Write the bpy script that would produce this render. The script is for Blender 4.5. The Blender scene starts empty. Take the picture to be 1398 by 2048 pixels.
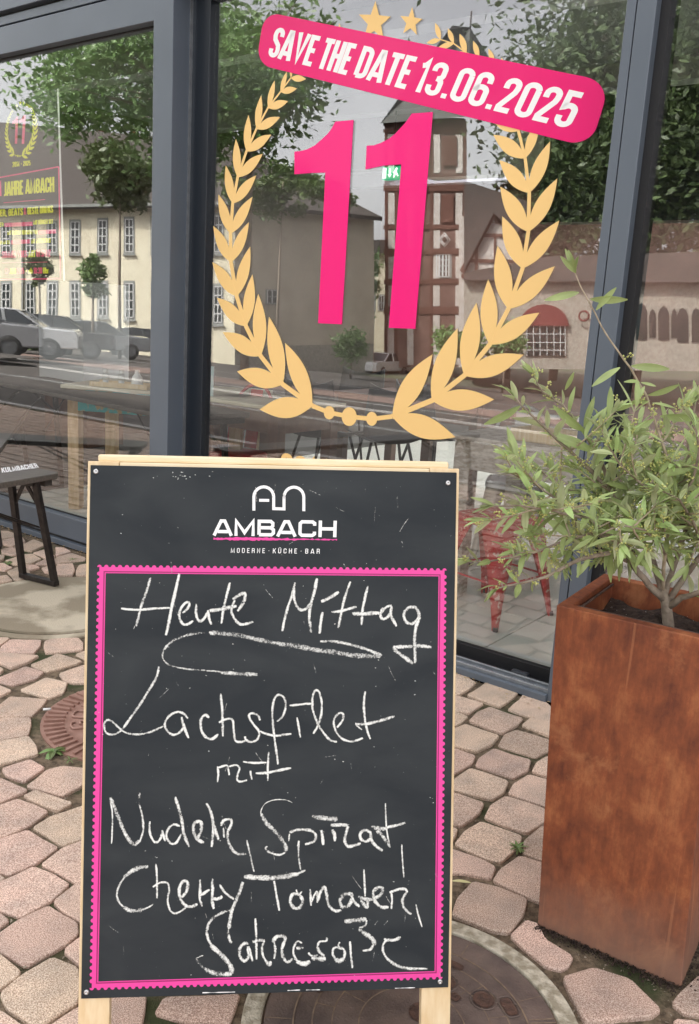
import bpy, math, random
from mathutils import Vector, Matrix
random.seed(7)
R_ = math.radians
scene = bpy.context.scene
# ------------------------------------------------------------------ camera
FPX, CX, CY, H = 1760.14, 699.0, 1024.0, 1.28
W = ((0.99820155, 0.05994716, 0.0), (0.01289613, -0.21473802, 0.97658655), (0.05854359, -0.97483020, -0.21512491))
cam_d = bpy.data.cameras.new('camera'); cam = bpy.data.objects.new('camera', cam_d)
scene.collection.objects.link(cam); scene.camera = cam
cam_d.sensor_fit = 'HORIZONTAL'; cam_d.sensor_width = 36.0; cam_d.lens = FPX / 1398.0 * 36.0
cam_d.clip_start = 0.05; cam_d.clip_end = 1500
cam.matrix_world = Matrix(((W[0][0], -W[0][1], -W[0][2], 0), (W[1][0], -W[1][1], -W[1][2], 0), (W[2][0], -W[2][1], -W[2][2], H), (0, 0, 0, 1)))
# ------------------------------------------------------------------ world, sun, exposure
SUN_EL, SUN_AZ = R_(50), R_(18)      # azimuth clockwise from +Y: behind the cafe, so its front stands in open shade and the far side of the street is lit
world = bpy.data.worlds.new('World'); scene.world = world; world.use_nodes = True
wt = world.node_tree; wn = wt.nodes; wn.clear()
wout = wn.new('ShaderNodeOutputWorld'); bg = wn.new('ShaderNodeBackground'); sky = wn.new('ShaderNodeTexSky')
sky.sky_type = 'NISHITA'; sky.sun_disc = False; sky.sun_elevation = SUN_EL; sky.sun_rotation = SUN_AZ
sky.air_density = 1.0; sky.dust_density = 4.0; sky.ozone_density = 1.0
hs = wn.new('ShaderNodeHueSaturation'); hs.inputs['Saturation'].default_value = 0.12
tcw = wn.new('ShaderNodeTexCoord'); nz = wn.new('ShaderNodeTexNoise'); nz.inputs['Scale'].default_value = 2.2; nz.inputs['Detail'].default_value = 6
cr = wn.new('ShaderNodeValToRGB'); cr.color_ramp.elements[0].position = .35; cr.color_ramp.elements[0].color = (.66, .645, .67, 1)
cr.color_ramp.elements[1].position = .7; cr.color_ramp.elements[1].color = (1.42, 1.36, 1.30, 1)
mx = wn.new('ShaderNodeMixRGB'); mx.blend_type = 'MULTIPLY'; mx.inputs[0].default_value = .8
wt.links.new(sky.outputs[0], hs.inputs['Color']); wt.links.new(tcw.outputs['Generated'], nz.inputs['Vector'])
wt.links.new(nz.outputs['Fac'], cr.inputs[0]); wt.links.new(hs.outputs[0], mx.inputs[1]); wt.links.new(cr.outputs[0], mx.inputs[2])
wt.links.new(mx.outputs[0], bg.inputs[0]); bg.inputs[1].default_value = 0.15; wt.links.new(bg.outputs[0], wout.inputs[0])
sun_d = bpy.data.lights.new('sun', 'SUN'); sun_d.energy = 2.3; sun_d.angle = R_(3); sun_d.color = (1, .95, .87)
sun = bpy.data.objects.new('sun', sun_d); scene.collection.objects.link(sun)
sd = Vector((math.sin(SUN_AZ) * math.cos(SUN_EL), math.cos(SUN_AZ) * math.cos(SUN_EL), math.sin(SUN_EL)))
sun.rotation_euler = sd.to_track_quat('Z', 'Y').to_euler()
scene.view_settings.view_transform = 'Standard'; scene.view_settings.look = 'None'
scene.view_settings.exposure = 2.22; scene.view_settings.gamma = 1.0; scene.view_settings.use_curve_mapping = False
scene.render.engine = 'CYCLES'
cy = scene.cycles; cy.max_bounces = 8; cy.transparent_max_bounces = 12; cy.glossy_bounces = 4; cy.diffuse_bounces = 4
cy.use_denoising = True; cy.sample_clamp_indirect = 6; cy.caustics_reflective = False; cy.caustics_refractive = False
# ------------------------------------------------------------------ geometry of the place
def ray(x, y):
    v = (x - CX, y - CY, FPX)
    return Vector([sum(W[i][j] * v[j] for j in range(3)) for i in range(3)])
CAM = Vector((0, 0, H))
def gz(x, y, z=0.0):
    d = ray(x, y); return CAM + d * ((z - H) / d.z)
UW = Vector((0.80570559, -0.59231623, 0)); NW = Vector((0.59231623, 0.80570559, 0)); UP = Vector((0, 0, 1))
A0 = gz(170, 1104); D0 = NW.dot(A0); U0 = UW.dot(A0)
def WP(u, z, o=0.0): return UW * (u + U0) + NW * (D0 + o) + UP * z
def onwall(x, y, o=0.0):
    d = ray(x, y); P = CAM + d * ((D0 + o - NW.dot(CAM)) / NW.dot(d)); return P
def uz(x, y, o=0.0):
    P = onwall(x, y, o); return UW.dot(P) - U0, P.z
def PY(x, y, Y):
    d = ray(x, y); return CAM + d * (Y / d.y)
# board plane
BTL, BTR, BBR, BBL = Vector((-.445, 1.468, 1.011)), Vector((.186, 1.528, 1.026)), Vector((.226, 1.331, .145)), Vector((-.406, 1.271, .13))
BU = (BTR - BTL).normalized(); BV = (BTL - BBL).normalized(); BN = BU.cross(BV).normalized()
if BN.y > 0: BN = -BN
def onboard(x, y, o=0.0):
    d = ray(x, y); return CAM + d * (((BBL + BN * o - CAM).dot(BN)) / d.dot(BN))
def hom(quad):   # unit square (0,0)=TL (1,0)=TR (1,1)=BR (0,1)=BL -> pixels
    (x0, y0), (x1, y1), (x2, y2), (x3, y3) = quad
    dx1, dx2, dx3 = x1 - x2, x3 - x2, x0 - x1 + x2 - x3; dy1, dy2, dy3 = y1 - y2, y3 - y2, y0 - y1 + y2 - y3
    den = dx1 * dy2 - dx2 * dy1; g = (dx3 * dy2 - dx2 * dy3) / den; h = (dx1 * dy3 - dx3 * dy1) / den
    a, b, c = x1 - x0 + g * x1, x3 - x0 + h * x3, x0; d, e, f = y1 - y0 + g * y1, y3 - y0 + h * y3, y0
    return lambda u, v: ((a * u + b * v + c) / (g * u + h * v + 1), (d * u + e * v + f) / (g * u + h * v + 1))
# ------------------------------------------------------------------ object helpers
COL = scene.collection; WLOC = {}
def tag(o, label=None, cat=None, group=None, kind=None):
    if label: o['label'] = label
    if cat: o['category'] = cat
    if group: o['group'] = group
    if kind: o['kind'] = kind
    return o
def thing(name, label, cat, loc, group=None):
    o = bpy.data.objects.new(name, None); COL.objects.link(o); o.location = loc; o.empty_display_size = .1
    WLOC[o.name] = Vector(loc); return tag(o, label, cat, group)
class MB:
    def __init__(s): s.v = []; s.f = []; s.sm = []; s.at = []
    def add(s, vs, fs, smooth=False, at=None):
        b = len(s.v); s.v += [Vector(v) for v in vs]; s.f += [tuple(b + i for i in f) for f in fs]; s.sm += [smooth] * len(fs)
        s.at += (at if at is not None else [(1, 1, 1)] * len(vs))
        return s
    def poly(s, vs): return s.add(vs, [tuple(range(len(vs)))])
    def box(s, o, x, y, z):   # o corner, x y z edge vectors
        o, x, y, z = Vector(o), Vector(x), Vector(y), Vector(z)
        vs = [o, o + x, o + x + y, o + y, o + z, o + x + z, o + x + y + z, o + y + z]
        fs = [(0, 3, 2, 1), (4, 5, 6, 7), (0, 1, 5, 4), (1, 2, 6, 5), (2, 3, 7, 6), (3, 0, 4, 7)]
        if x.cross(y).dot(z) < 0: fs = [tuple(reversed(f)) for f in fs]
        return s.add(vs, fs)
    def wbox(s, u0, u1, z0, z1, o0, o1): return s.box(WP(u0, z0, o0), UW * (u1 - u0), NW * (o1 - o0), UP * (z1 - z0))
    def bbox(s, lo, hi, mat=None):   # axis box with bevelled look left to modifier
        lo, hi = Vector(lo), Vector(hi); d = hi - lo
        return s.box(lo, (d.x, 0, 0), (0, d.y, 0), (0, 0, d.z))
    def bar(s, a, b, w, h=None, up=UP):
        a, b = Vector(a), Vector(b); h = h or w; d = (b - a).normalized(); x = d.cross(up)
        if x.length < 1e-4: x = d.cross(Vector((1, 0, 0)))
        x.normalize(); y = x.cross(d).normalized()
        return s.box(a - x * w / 2 - y * h / 2, x * w, y * h, b - a)
    def tube(s, pts, r, n=8, cap=True):
        pts = [Vector(p) for p in pts]; rr = r if isinstance(r, (list, tuple)) else [r] * len(pts)
        vs = []; fs = []; ref = Vector((.31, .17, .93)); prev = None
        for i, p in enumerate(pts):
            d = (pts[min(i + 1, len(pts) - 1)] - pts[max(i - 1, 0)]).normalized()
            if prev is None: x = d.cross(ref).normalized()
            else: x = (prev - d * prev.dot(d)).normalized()
            prev = x; y = d.cross(x)
            for k in range(n):
                t = 2 * math.pi * k / n; vs.append(p + (x * math.cos(t) + y * math.sin(t)) * rr[i])
        for i in range(len(pts) - 1):
            for k in range(n):
                a = i * n + k; b = i * n + (k + 1) % n; fs.append((a, b, b + n, a + n))
        s.add(vs, fs, True)
        if cap:
            b = len(s.v) - len(vs)
            s.f += [tuple(b + k for k in reversed(range(n))), tuple(b + (len(pts) - 1) * n + k for k in range(n))]; s.sm += [False, False]
        return s
    def lathe(s, c, prof, n=20, ax=UP):   # prof [(r,h)...]
        ax = Vector(ax).normalized(); x = ax.cross(Vector((.9, .3, .1))).normalized(); y = ax.cross(x); vs = []; fs = []
        for r, h in prof:
            for k in range(n):
                t = 2 * math.pi * k / n; vs.append(Vector(c) + ax * h + (x * math.cos(t) + y * math.sin(t)) * r)
        for i in range(len(prof) - 1):
            for k in range(n):
                a = i * n + k; b = i * n + (k + 1) % n; fs.append((a, b, b + n, a + n))
        return s.add(vs, fs, True)
    def build(s, name, mat, parent=None, bevel=0, attr=False, own=None):
        if not s.v: return None
        lo = Vector([min(v[i] for v in s.v) for i in range(3)]); hi = Vector([max(v[i] for v in s.v) for i in range(3)])
        c = own if own is not None else (lo + hi) / 2
        if own is None and parent is None: c.z = lo.z
        me = bpy.data.meshes.new(name); me.from_pydata([v - c for v in s.v], [], s.f)
        me.polygons.foreach_set('use_smooth', s.sm)
        if attr:
            ca = me.attributes.new('stroke', 'FLOAT_VECTOR', 'POINT'); ca.data.foreach_set('vector', [k for a in s.at for k in a])
        me.materials.append(mat); me.update()
        o = bpy.data.objects.new(name, me); COL.objects.link(o); WLOC[o.name] = Vector(c)
        if parent is not None: o.parent = parent; o.location = c - WLOC[parent.name]
        else: o.location = c
        if bevel:
            m = o.modifiers.new('bevel', 'BEVEL'); m.width = bevel; m.segments = 2; m.limit_method = 'ANGLE'; m.angle_limit = R_(40)
        return o
def ngon_prism(mb, pts, thick):   # pts planar list (world), thick vector pushes to the back
    n = len(pts); t = Vector(thick)
    mb.add([p for p in pts] + [p + t for p in pts], [tuple(range(n)), tuple(reversed(range(n, 2 * n)))] + [((i + 1) % n, i, n + i, n + (i + 1) % n) for i in range(n)])
# ------------------------------------------------------------------ materials
def mat(name, col, rough=.6, metal=0, col2=None, scale=8, detail=4, bump=0, bscale=None, coat=0, spec=.5, lo=.35, hi=.65, stretch=None, trans=0, emis=None, obj=True):
    m = bpy.data.materials.new(name); m.use_nodes = True; nt = m.node_tree; N = nt.nodes; L = nt.links; p = N['Principled BSDF']
    p.inputs['Base Color'].default_value = (*col, 1); p.inputs['Roughness'].default_value = rough; p.inputs['Metallic'].default_value = metal
    p.inputs['Coat Weight'].default_value = coat; p.inputs['Specular IOR Level'].default_value = spec
    if trans: p.inputs['Transmission Weight'].default_value = trans
    if emis: p.inputs['Emission Color'].default_value = (*col, 1); p.inputs['Emission Strength'].default_value = emis
    if col2 or bump:
        tc = N.new('ShaderNodeNewGeometry'); mp = N.new('ShaderNodeMapping'); L.new(tc.outputs['Position'], mp.inputs['Vector'])
        if stretch: mp.inputs['Scale'].default_value = stretch
        nzz = N.new('ShaderNodeTexNoise'); nzz.inputs['Scale'].default_value = scale; nzz.inputs['Detail'].default_value = detail; L.new(mp.outputs[0], nzz.inputs['Vector'])
        if col2:
            r = N.new('ShaderNodeValToRGB'); r.color_ramp.elements[0].position = lo; r.color_ramp.elements[1].position = hi
            r.color_ramp.elements[0].color = (*col, 1); r.color_ramp.elements[1].color = (*col2, 1)
            L.new(nzz.outputs['Fac'], r.inputs[0]); L.new(r.outputs[0], p.inputs['Base Color'])
        if bump:
            n2 = N.new('ShaderNodeTexNoise'); n2.inputs['Scale'].default_value = bscale or scale * 3; n2.inputs['Detail'].default_value = 5; L.new(mp.outputs[0], n2.inputs['Vector'])
            b = N.new('ShaderNodeBump'); b.inputs['Strength'].default_value = bump; b.inputs['Distance'].default_value = .004
            L.new(n2.outputs['Fac'], b.inputs['Height']); L.new(b.outputs[0], p.inputs['Normal'])
    return m
def node(m, t, **kw):
    n = m.node_tree.nodes.new(t)
    for k, v in kw.items(): setattr(n, k, v)
    return n
M = {}
M['frame'] = mat('anthracite_metal', (.098, .120, .150), .36, col2=(.112, .136, .168), scale=3, spec=.5)
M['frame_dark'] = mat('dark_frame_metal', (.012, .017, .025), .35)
M['gasket'] = mat('gasket_rubber', (.010, .010, .012), .6)
M['alu'] = mat('aluminium_track', (.42, .45, .48), .32, metal=.75, col2=(.33, .35, .38), scale=30)
def glass_mat(name, refl):
    m = bpy.data.materials.new(name); m.use_nodes = True; nt = m.node_tree; nt.nodes.clear()
    out = node(m, 'ShaderNodeOutputMaterial'); mix = node(m, 'ShaderNodeMixShader'); tr = node(m, 'ShaderNodeBsdfTransparent'); gl = node(m, 'ShaderNodeBsdfGlossy')
    fr = node(m, 'ShaderNodeLayerWeight'); fr.inputs[0].default_value = .5; pw_ = node(m, 'ShaderNodeMath', operation='POWER'); pw_.inputs[1].default_value = 5
    ad = node(m, 'ShaderNodeMath', operation='ADD'); ad.inputs[1].default_value = refl; ad.use_clamp = True
    tr.inputs[0].default_value = (.975, .985, .98, 1); gl.inputs['Roughness'].default_value = 0.0; gl.inputs[0].default_value = (.97, .98, 1, 1)
    # faint waviness of the float glass
    g = node(m, 'ShaderNodeNewGeometry'); n1 = node(m, 'ShaderNodeTexNoise'); n1.inputs['Scale'].default_value = 2.2; n1.inputs['Detail'].default_value = 1
    b = node(m, 'ShaderNodeBump'); b.inputs['Strength'].default_value = .05; b.inputs['Distance'].default_value = .004
    nt.links.new(g.outputs['Position'], n1.inputs['Vector']); nt.links.new(n1.outputs[0], b.inputs['Height']); nt.links.new(b.outputs[0], gl.inputs['Normal'])
    nt.links.new(fr.outputs['Facing'], pw_.inputs[0]); nt.links.new(pw_.outputs[0], ad.inputs[0]); nt.links.new(ad.outputs[0], mix.inputs[0]); nt.links.new(tr.outputs[0], mix.inputs[1]); nt.links.new(gl.outputs[0], mix.inputs[2])
    nt.links.new(mix.outputs[0], out.inputs[0]); return m
M['glass'] = glass_mat('window_glass', .115)
M['clear'] = glass_mat('clear_glass', .03)
# paving granite with speckles
def stone_mat():
    m = mat('pink_granite', (.4, .3, .25), .85); nt = m.node_tree; L = nt.links; p = nt.nodes['Principled BSDF']
    g = node(m, 'ShaderNodeNewGeometry'); oi = node(m, 'ShaderNodeObjectInfo')
    n1 = node(m, 'ShaderNodeTexNoise'); n1.inputs['Scale'].default_value = 420; n1.inputs['Detail'].default_value = 3
    n2 = node(m, 'ShaderNodeTexNoise'); n2.inputs['Scale'].default_value = 11; n2.inputs['Detail'].default_value = 5
    r1 = node(m, 'ShaderNodeValToRGB'); e = r1.color_ramp.elements; e[0].position = .33; e[0].color = (.29, .19, .15, 1); e[1].position = .66; e[1].color = (.86, .73, .63, 1)
    c = e.new(.5); c.color = (.58, .435, .355, 1)
    r2 = node(m, 'ShaderNodeValToRGB'); r2.color_ramp.elements[0].position = .3; r2.color_ramp.elements[0].color = (.80, .80, .78, 1); r2.color_ramp.elements[1].position = .6; r2.color_ramp.elements[1].color = (1.12, 1.06, 1.0, 1)
    mu = node(m, 'ShaderNodeMixRGB', blend_type='MULTIPLY'); mu.inputs[0].default_value = .9
    h = node(m, 'ShaderNodeHueSaturation'); mr = node(m, 'ShaderNodeMapRange'); mr.inputs[3].default_value = .8; mr.inputs[4].default_value = 1.14
    hh = node(m, 'ShaderNodeMapRange'); hh.inputs[3].default_value = .488; hh.inputs[4].default_value = .515; wh = node(m, 'ShaderNodeTexWhiteNoise'); wh.noise_dimensions = '1D'
    for a in (n1, n2): L.new(g.outputs['Position'], a.inputs['Vector'])
    L.new(n1.outputs[0], r1.inputs[0]); L.new(n2.outputs[0], r2.inputs[0]); L.new(r1.outputs[0], mu.inputs[1]); L.new(r2.outputs[0], mu.inputs[2])
    L.new(oi.outputs['Random'], mr.inputs[0]); L.new(oi.outputs['Random'], wh.inputs['W']); L.new(wh.outputs['Value'], hh.inputs[0])
    L.new(mu.outputs[0], h.inputs['Color']); L.new(mr.outputs[0], h.inputs['Value']); L.new(hh.outputs[0], h.inputs['Hue'])
    L.new(h.outputs[0], p.inputs['Base Color'])
    b = node(m, 'ShaderNodeBump'); b.inputs['Strength'].default_value = .7; b.inputs['Distance'].default_value = .0022
    n3 = node(m, 'ShaderNodeTexNoise'); n3.inputs['Scale'].default_value = 120; n3.inputs['Detail'].default_value = 6; L.new(g.outputs['Position'], n3.inputs['Vector'])
    L.new(n3.outputs[0], b.inputs['Height']); L.new(b.outputs[0], p.inputs['Normal']); return m
M['stone'] = stone_mat()
M['soil_joint'] = mat('joint_soil', (.085, .062, .040), 1, col2=(.24, .18, .12), scale=60, bump=1, bscale=300)
def add_moss(m):
    nt = m.node_tree; L = nt.links; p = nt.nodes['Principled BSDF']; src = p.inputs['Base Color'].links[0].from_socket
    g = node(m, 'ShaderNodeNewGeometry'); n = node(m, 'ShaderNodeTexNoise'); n.inputs['Scale'].default_value = 4; n.inputs['Detail'].default_value = 5; L.new(g.outputs['Position'], n.inputs['Vector'])
    r = node(m, 'ShaderNodeValToRGB'); r.color_ramp.elements[0].position = .5; r.color_ramp.elements[1].position = .62; L.new(n.outputs[0], r.inputs[0])
    mm = node(m, 'ShaderNodeMixRGB'); mm.inputs[2].default_value = (.050, .060, .022, 1); L.new(r.outputs[0], mm.inputs[0]); L.new(src, mm.inputs[1]); L.new(mm.outputs[0], p.inputs['Base Color'])
add_moss(M['soil_joint'])
M['grit'] = mat('grit', (.16, .12, .09), .9, col2=(.42, .36, .28), scale=90, lo=.4, hi=.7)
M['asphalt'] = mat('asphalt', (.060, .052, .046), .9, col2=(.088, .076, .066), scale=2, bump=.4, bscale=200)
M['paint'] = mat('road_paint', (.5, .5, .48), .7); M['pink_path'] = mat('pinkish_path', (.20, .135, .11), .9, col2=(.26, .18, .15), scale=3)
M['kerb'] = mat('kerb_granite', (.36, .34, .32), .85, col2=(.45, .43, .40), scale=40)
M['concrete'] = mat('old_concrete', (.33, .28, .20), .9, col2=(.62, .55, .42), scale=3.3, detail=8, bump=.8, bscale=150, lo=.46, hi=.56)
M['concrete2'] = mat('rough_ring_concrete', (.34, .30, .22), .95, col2=(.62, .57, .46), scale=45, detail=8, bump=1, bscale=170, lo=.4, hi=.6)
M['iron'] = mat('worn_cast_iron', (.125, .095, .085), .55, metal=.25, col2=(.22, .165, .14), scale=14, bump=.5, bscale=200)
M['iron_seam'] = mat('iron_seam_dust', (.30, .22, .15), .8, col2=(.18, .13, .10), scale=60)
M['iron_dark'] = mat('rusty_recess', (.065, .038, .030), .7, col2=(.13, .07, .05), scale=60, bump=.7)
M['iron_red'] = mat('reddish_cast_iron', (.30, .165, .125), .6, metal=.15, col2=(.40, .24, .19), scale=18, bump=.5, bscale=220)
M['pine'] = mat('pale_pine', (.72, .53, .30), .6, col2=(.82, .66, .43), scale=5, detail=3, stretch=(14, 14, 1.2), bump=.1)
M['pine_h'] = mat('pale_pine_rail', (.78, .62, .38), .6, col2=(.86, .73, .52), scale=5, detail=3, stretch=(1.2, 14, 14), bump=.1)
def board_mat():
    m = mat('chalkboard_black', (.030, .033, .036), .62, spec=.3); nt = m.node_tree; L = nt.links; p = nt.nodes['Principled BSDF']
    g = node(m, 'ShaderNodeNewGeometry'); mp = node(m, 'ShaderNodeMapping'); mp.inputs['Rotation'].default_value = (0, .3, .2); mp.inputs['Scale'].default_value = (1, 1, 2.2)
    L.new(g.outputs['Position'], mp.inputs[0]); n = node(m, 'ShaderNodeTexNoise'); n.inputs['Scale'].default_value = 5; n.inputs['Detail'].default_value = 7; n.inputs['Distortion'].default_value = .6; L.new(mp.outputs[0], n.inputs['Vector'])
    r = node(m, 'ShaderNodeValToRGB'); e = r.color_ramp.elements; e[0].position = .35; e[0].color = (.016, .021, .026, 1); e[1].position = .75; e[1].color = (.034, .040, .044, 1)
    L.new(n.outputs[0], r.inputs[0]); n2 = node(m, 'ShaderNodeTexNoise'); n2.inputs['Scale'].default_value = 260; n2.inputs['Detail'].default_value = 2; L.new(g.outputs['Position'], n2.inputs['Vector'])
    r2 = node(m, 'ShaderNodeValToRGB'); r2.color_ramp.elements[0].position = .76; r2.color_ramp.elements[1].position = .80; L.new(n2.outputs[0], r2.inputs[0])
    mm = node(m, 'ShaderNodeMixRGB'); mm.inputs[2].default_value = (.3, .3, .29, 1); L.new(r2.outputs[0], mm.inputs[0]); L.new(r.outputs[0], mm.inputs[1]); L.new(mm.outputs[0], p.inputs['Base Color']); return m
M['board'] = board_mat()
def chalk_mat():
    m = mat('white_chalk', (.8, .8, .78), .95); nt = m.node_tree; L = nt.links; nt.nodes.clear()
    out = node(m, 'ShaderNodeOutputMaterial'); d = node(m, 'ShaderNodeBsdfDiffuse'); t = node(m, 'ShaderNodeBsdfTransparent'); mix = node(m, 'ShaderNodeMixShader')
    d.inputs[0].default_value = (.80, .81, .78, 1)
    at = node(m, 'ShaderNodeAttribute', attribute_name='stroke'); sp = node(m, 'ShaderNodeSeparateXYZ'); L.new(at.outputs['Vector'], sp.inputs[0])   # x: 0 edge..1 centre, y: density
    g = node(m, 'ShaderNodeNewGeometry'); n = node(m, 'ShaderNodeTexNoise'); n.inputs['Scale'].default_value = 330; n.inputs['Detail'].default_value = 4; L.new(g.outputs['Position'], n.inputs['Vector'])
    n2 = node(m, 'ShaderNodeTexNoise'); n2.inputs['Scale'].default_value = 70; n2.inputs['Detail'].default_value = 3; L.new(g.outputs['Position'], n2.inputs['Vector'])
    a1 = node(m, 'ShaderNodeMath', operation='POWER'); a1.inputs[1].default_value = .30; L.new(sp.outputs[0], a1.inputs[0])
    a2 = node(m, 'ShaderNodeMath', operation='MULTIPLY'); L.new(a1.outputs[0], a2.inputs[0]); L.new(sp.outputs[1], a2.inputs[1])
    a3 = node(m, 'ShaderNodeMath', operation='MULTIPLY_ADD'); L.new(n2.outputs[0], a3.inputs[0]); a3.inputs[1].default_value = .75; L.new(a2.outputs[0], a3.inputs[2])
    a4 = node(m, 'ShaderNodeMath', operation='SUBTRACT'); L.new(a3.outputs[0], a4.inputs[0]); L.new(n.outputs[0], a4.inputs[1])
    mr = node(m, 'ShaderNodeMapRange'); mr.inputs[1].default_value = .06; mr.inputs[2].default_value = .58; L.new(a4.outputs[0], mr.inputs[0])
    L.new(mr.outputs[0], mix.inputs[0]); L.new(t.outputs[0], mix.inputs[1]); L.new(d.outputs[0], mix.inputs[2]); L.new(mix.outputs[0], out.inputs[0]); return m
M['chalk'] = chalk_mat()
M['print_white'] = mat('white_print', (.93, .93, .93), .5)
M['print_pink'] = mat('pink_print', (.80, .055, .34), .5)
M['print_pink_dk'] = mat('dark_magenta_print', (.30, .01, .11), .5)
M['vinyl_pink'] = mat('pink_vinyl', (.93, .010, .215), .28, coat=.12, spec=.3)
M['vinyl_pink2'] = mat('raspberry_vinyl', (.84, .012, .18), .3, coat=.10, spec=.3)
M['vinyl_gold'] = mat('ochre_vinyl', (.92, .62, .25), .45, spec=.3)
M['steel'] = mat('screw_steel', (.6, .6, .6), .3, metal=.9)
M['white'] = mat('white_plastic', (.8, .8, .78), .4)
def corten_mat():
    m = mat('corten_steel', (.25, .08, .03), .68); nt = m.node_tree; L = nt.links; p = nt.nodes['Principled BSDF']
    g = node(m, 'ShaderNodeNewGeometry')
    def noise(sc, det, dist=0, scale3=(1, 1, 1)):
        mp = node(m, 'ShaderNodeMapping'); mp.inputs['Scale'].default_value = scale3; L.new(g.outputs['Position'], mp.inputs[0])
        n = node(m, 'ShaderNodeTexNoise'); n.inputs['Scale'].default_value = sc; n.inputs['Detail'].default_value = det; n.inputs['Distortion'].default_value = dist; n.inputs['Roughness'].default_value = .68; L.new(mp.outputs[0], n.inputs['Vector']); return n
    n1 = noise(13, 12, .12, (1, 1, .7)); r1 = node(m, 'ShaderNodeValToRGB'); e = r1.color_ramp.elements
    e[0].position = .34; e[0].color = (.145, .038, .017, 1); e[1].position = .70; e[1].color = (.42, .150, .058, 1); k = e.new(.52); k.color = (.265, .075, .028, 1)
    L.new(n1.outputs[0], r1.inputs[0])
    n2 = noise(30, 6, .2, (3.5, 3.5, .6)); r2 = node(m, 'ShaderNodeValToRGB'); r2.color_ramp.elements[0].position = .4; r2.color_ramp.elements[0].color = (.84, .83, .83, 1); r2.color_ramp.elements[1].position = .66; r2.color_ramp.elements[1].color = (1.12, 1.1, 1.08, 1); L.new(n2.outputs[0], r2.inputs[0])
    mu = node(m, 'ShaderNodeMixRGB', blend_type='MULTIPLY'); mu.inputs[0].default_value = 1; L.new(r1.outputs[0], mu.inputs[1]); L.new(r2.outputs[0], mu.inputs[2])
    # orange blooms
    n3 = noise(5, 12, .25); r3 = node(m, 'ShaderNodeValToRGB'); r3.color_ramp.elements[0].position = .58; r3.color_ramp.elements[1].position = .70; L.new(n3.outputs[0], r3.inputs[0])
    m3 = node(m, 'ShaderNodeMixRGB'); m3.inputs[2].default_value = (.42, .165, .070, 1); L.new(r3.outputs[0], m3.inputs[0]); L.new(mu.outputs[0], m3.inputs[1])
    # run streaks
    n4 = noise(34, 3, .4, (1, 1, .03)); r4 = node(m, 'ShaderNodeValToRGB'); e = r4.color_ramp.elements; e[0].position = .625; e[0].color = (0, 0, 0, 1); e[1].position = .66; e[1].color = (.32, .32, .32, 1); L.new(n4.outputs[0], r4.inputs[0])
    m4 = node(m, 'ShaderNodeMixRGB'); m4.inputs[2].default_value = (.50, .20, .09, 1); L.new(r4.outputs[0], m4.inputs[0]); L.new(m3.outputs[0], m4.inputs[1])
    # dust splashed up from the paving
    sx = node(m, 'ShaderNodeSeparateXYZ'); L.new(g.outputs['Position'], sx.inputs[0]); n5 = noise(7, 6)
    sm = node(m, 'ShaderNodeMath', operation='MULTIPLY_ADD'); L.new(n5.outputs[0], sm.inputs[0]); sm.inputs[1].default_value = -.18; L.new(sx.outputs[2], sm.inputs[2])
    mr = node(m, 'ShaderNodeMapRange'); mr.inputs[1].default_value = -.08; mr.inputs[2].default_value = .10; mr.inputs[3].default_value = .75; mr.inputs[4].default_value = 0; L.new(sm.outputs[0], mr.inputs[0])
    m5 = node(m, 'ShaderNodeMixRGB'); m5.inputs[2].default_value = (.24, .145, .105, 1); L.new(mr.outputs[0], m5.inputs[0]); L.new(m4.outputs[0], m5.inputs[1])
    L.new(m5.outputs[0], p.inputs['Base Color'])
    b = node(m, 'ShaderNodeBump'); b.inputs['Strength'].default_value = .35; b.inputs['Distance'].default_value = .001; n6 = noise(180, 5); L.new(n6.outputs[0], b.inputs['Height']); L.new(b.outputs[0], p.inputs['Normal']); return m
M['corten'] = corten_mat()
M['potting'] = mat('potting_soil', (.022, .013, .010), 1, col2=(.060, .038, .028), scale=70, bump=1, bscale=160)
M['perlite'] = mat('perlite', (.6, .55, .5), .9)
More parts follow.
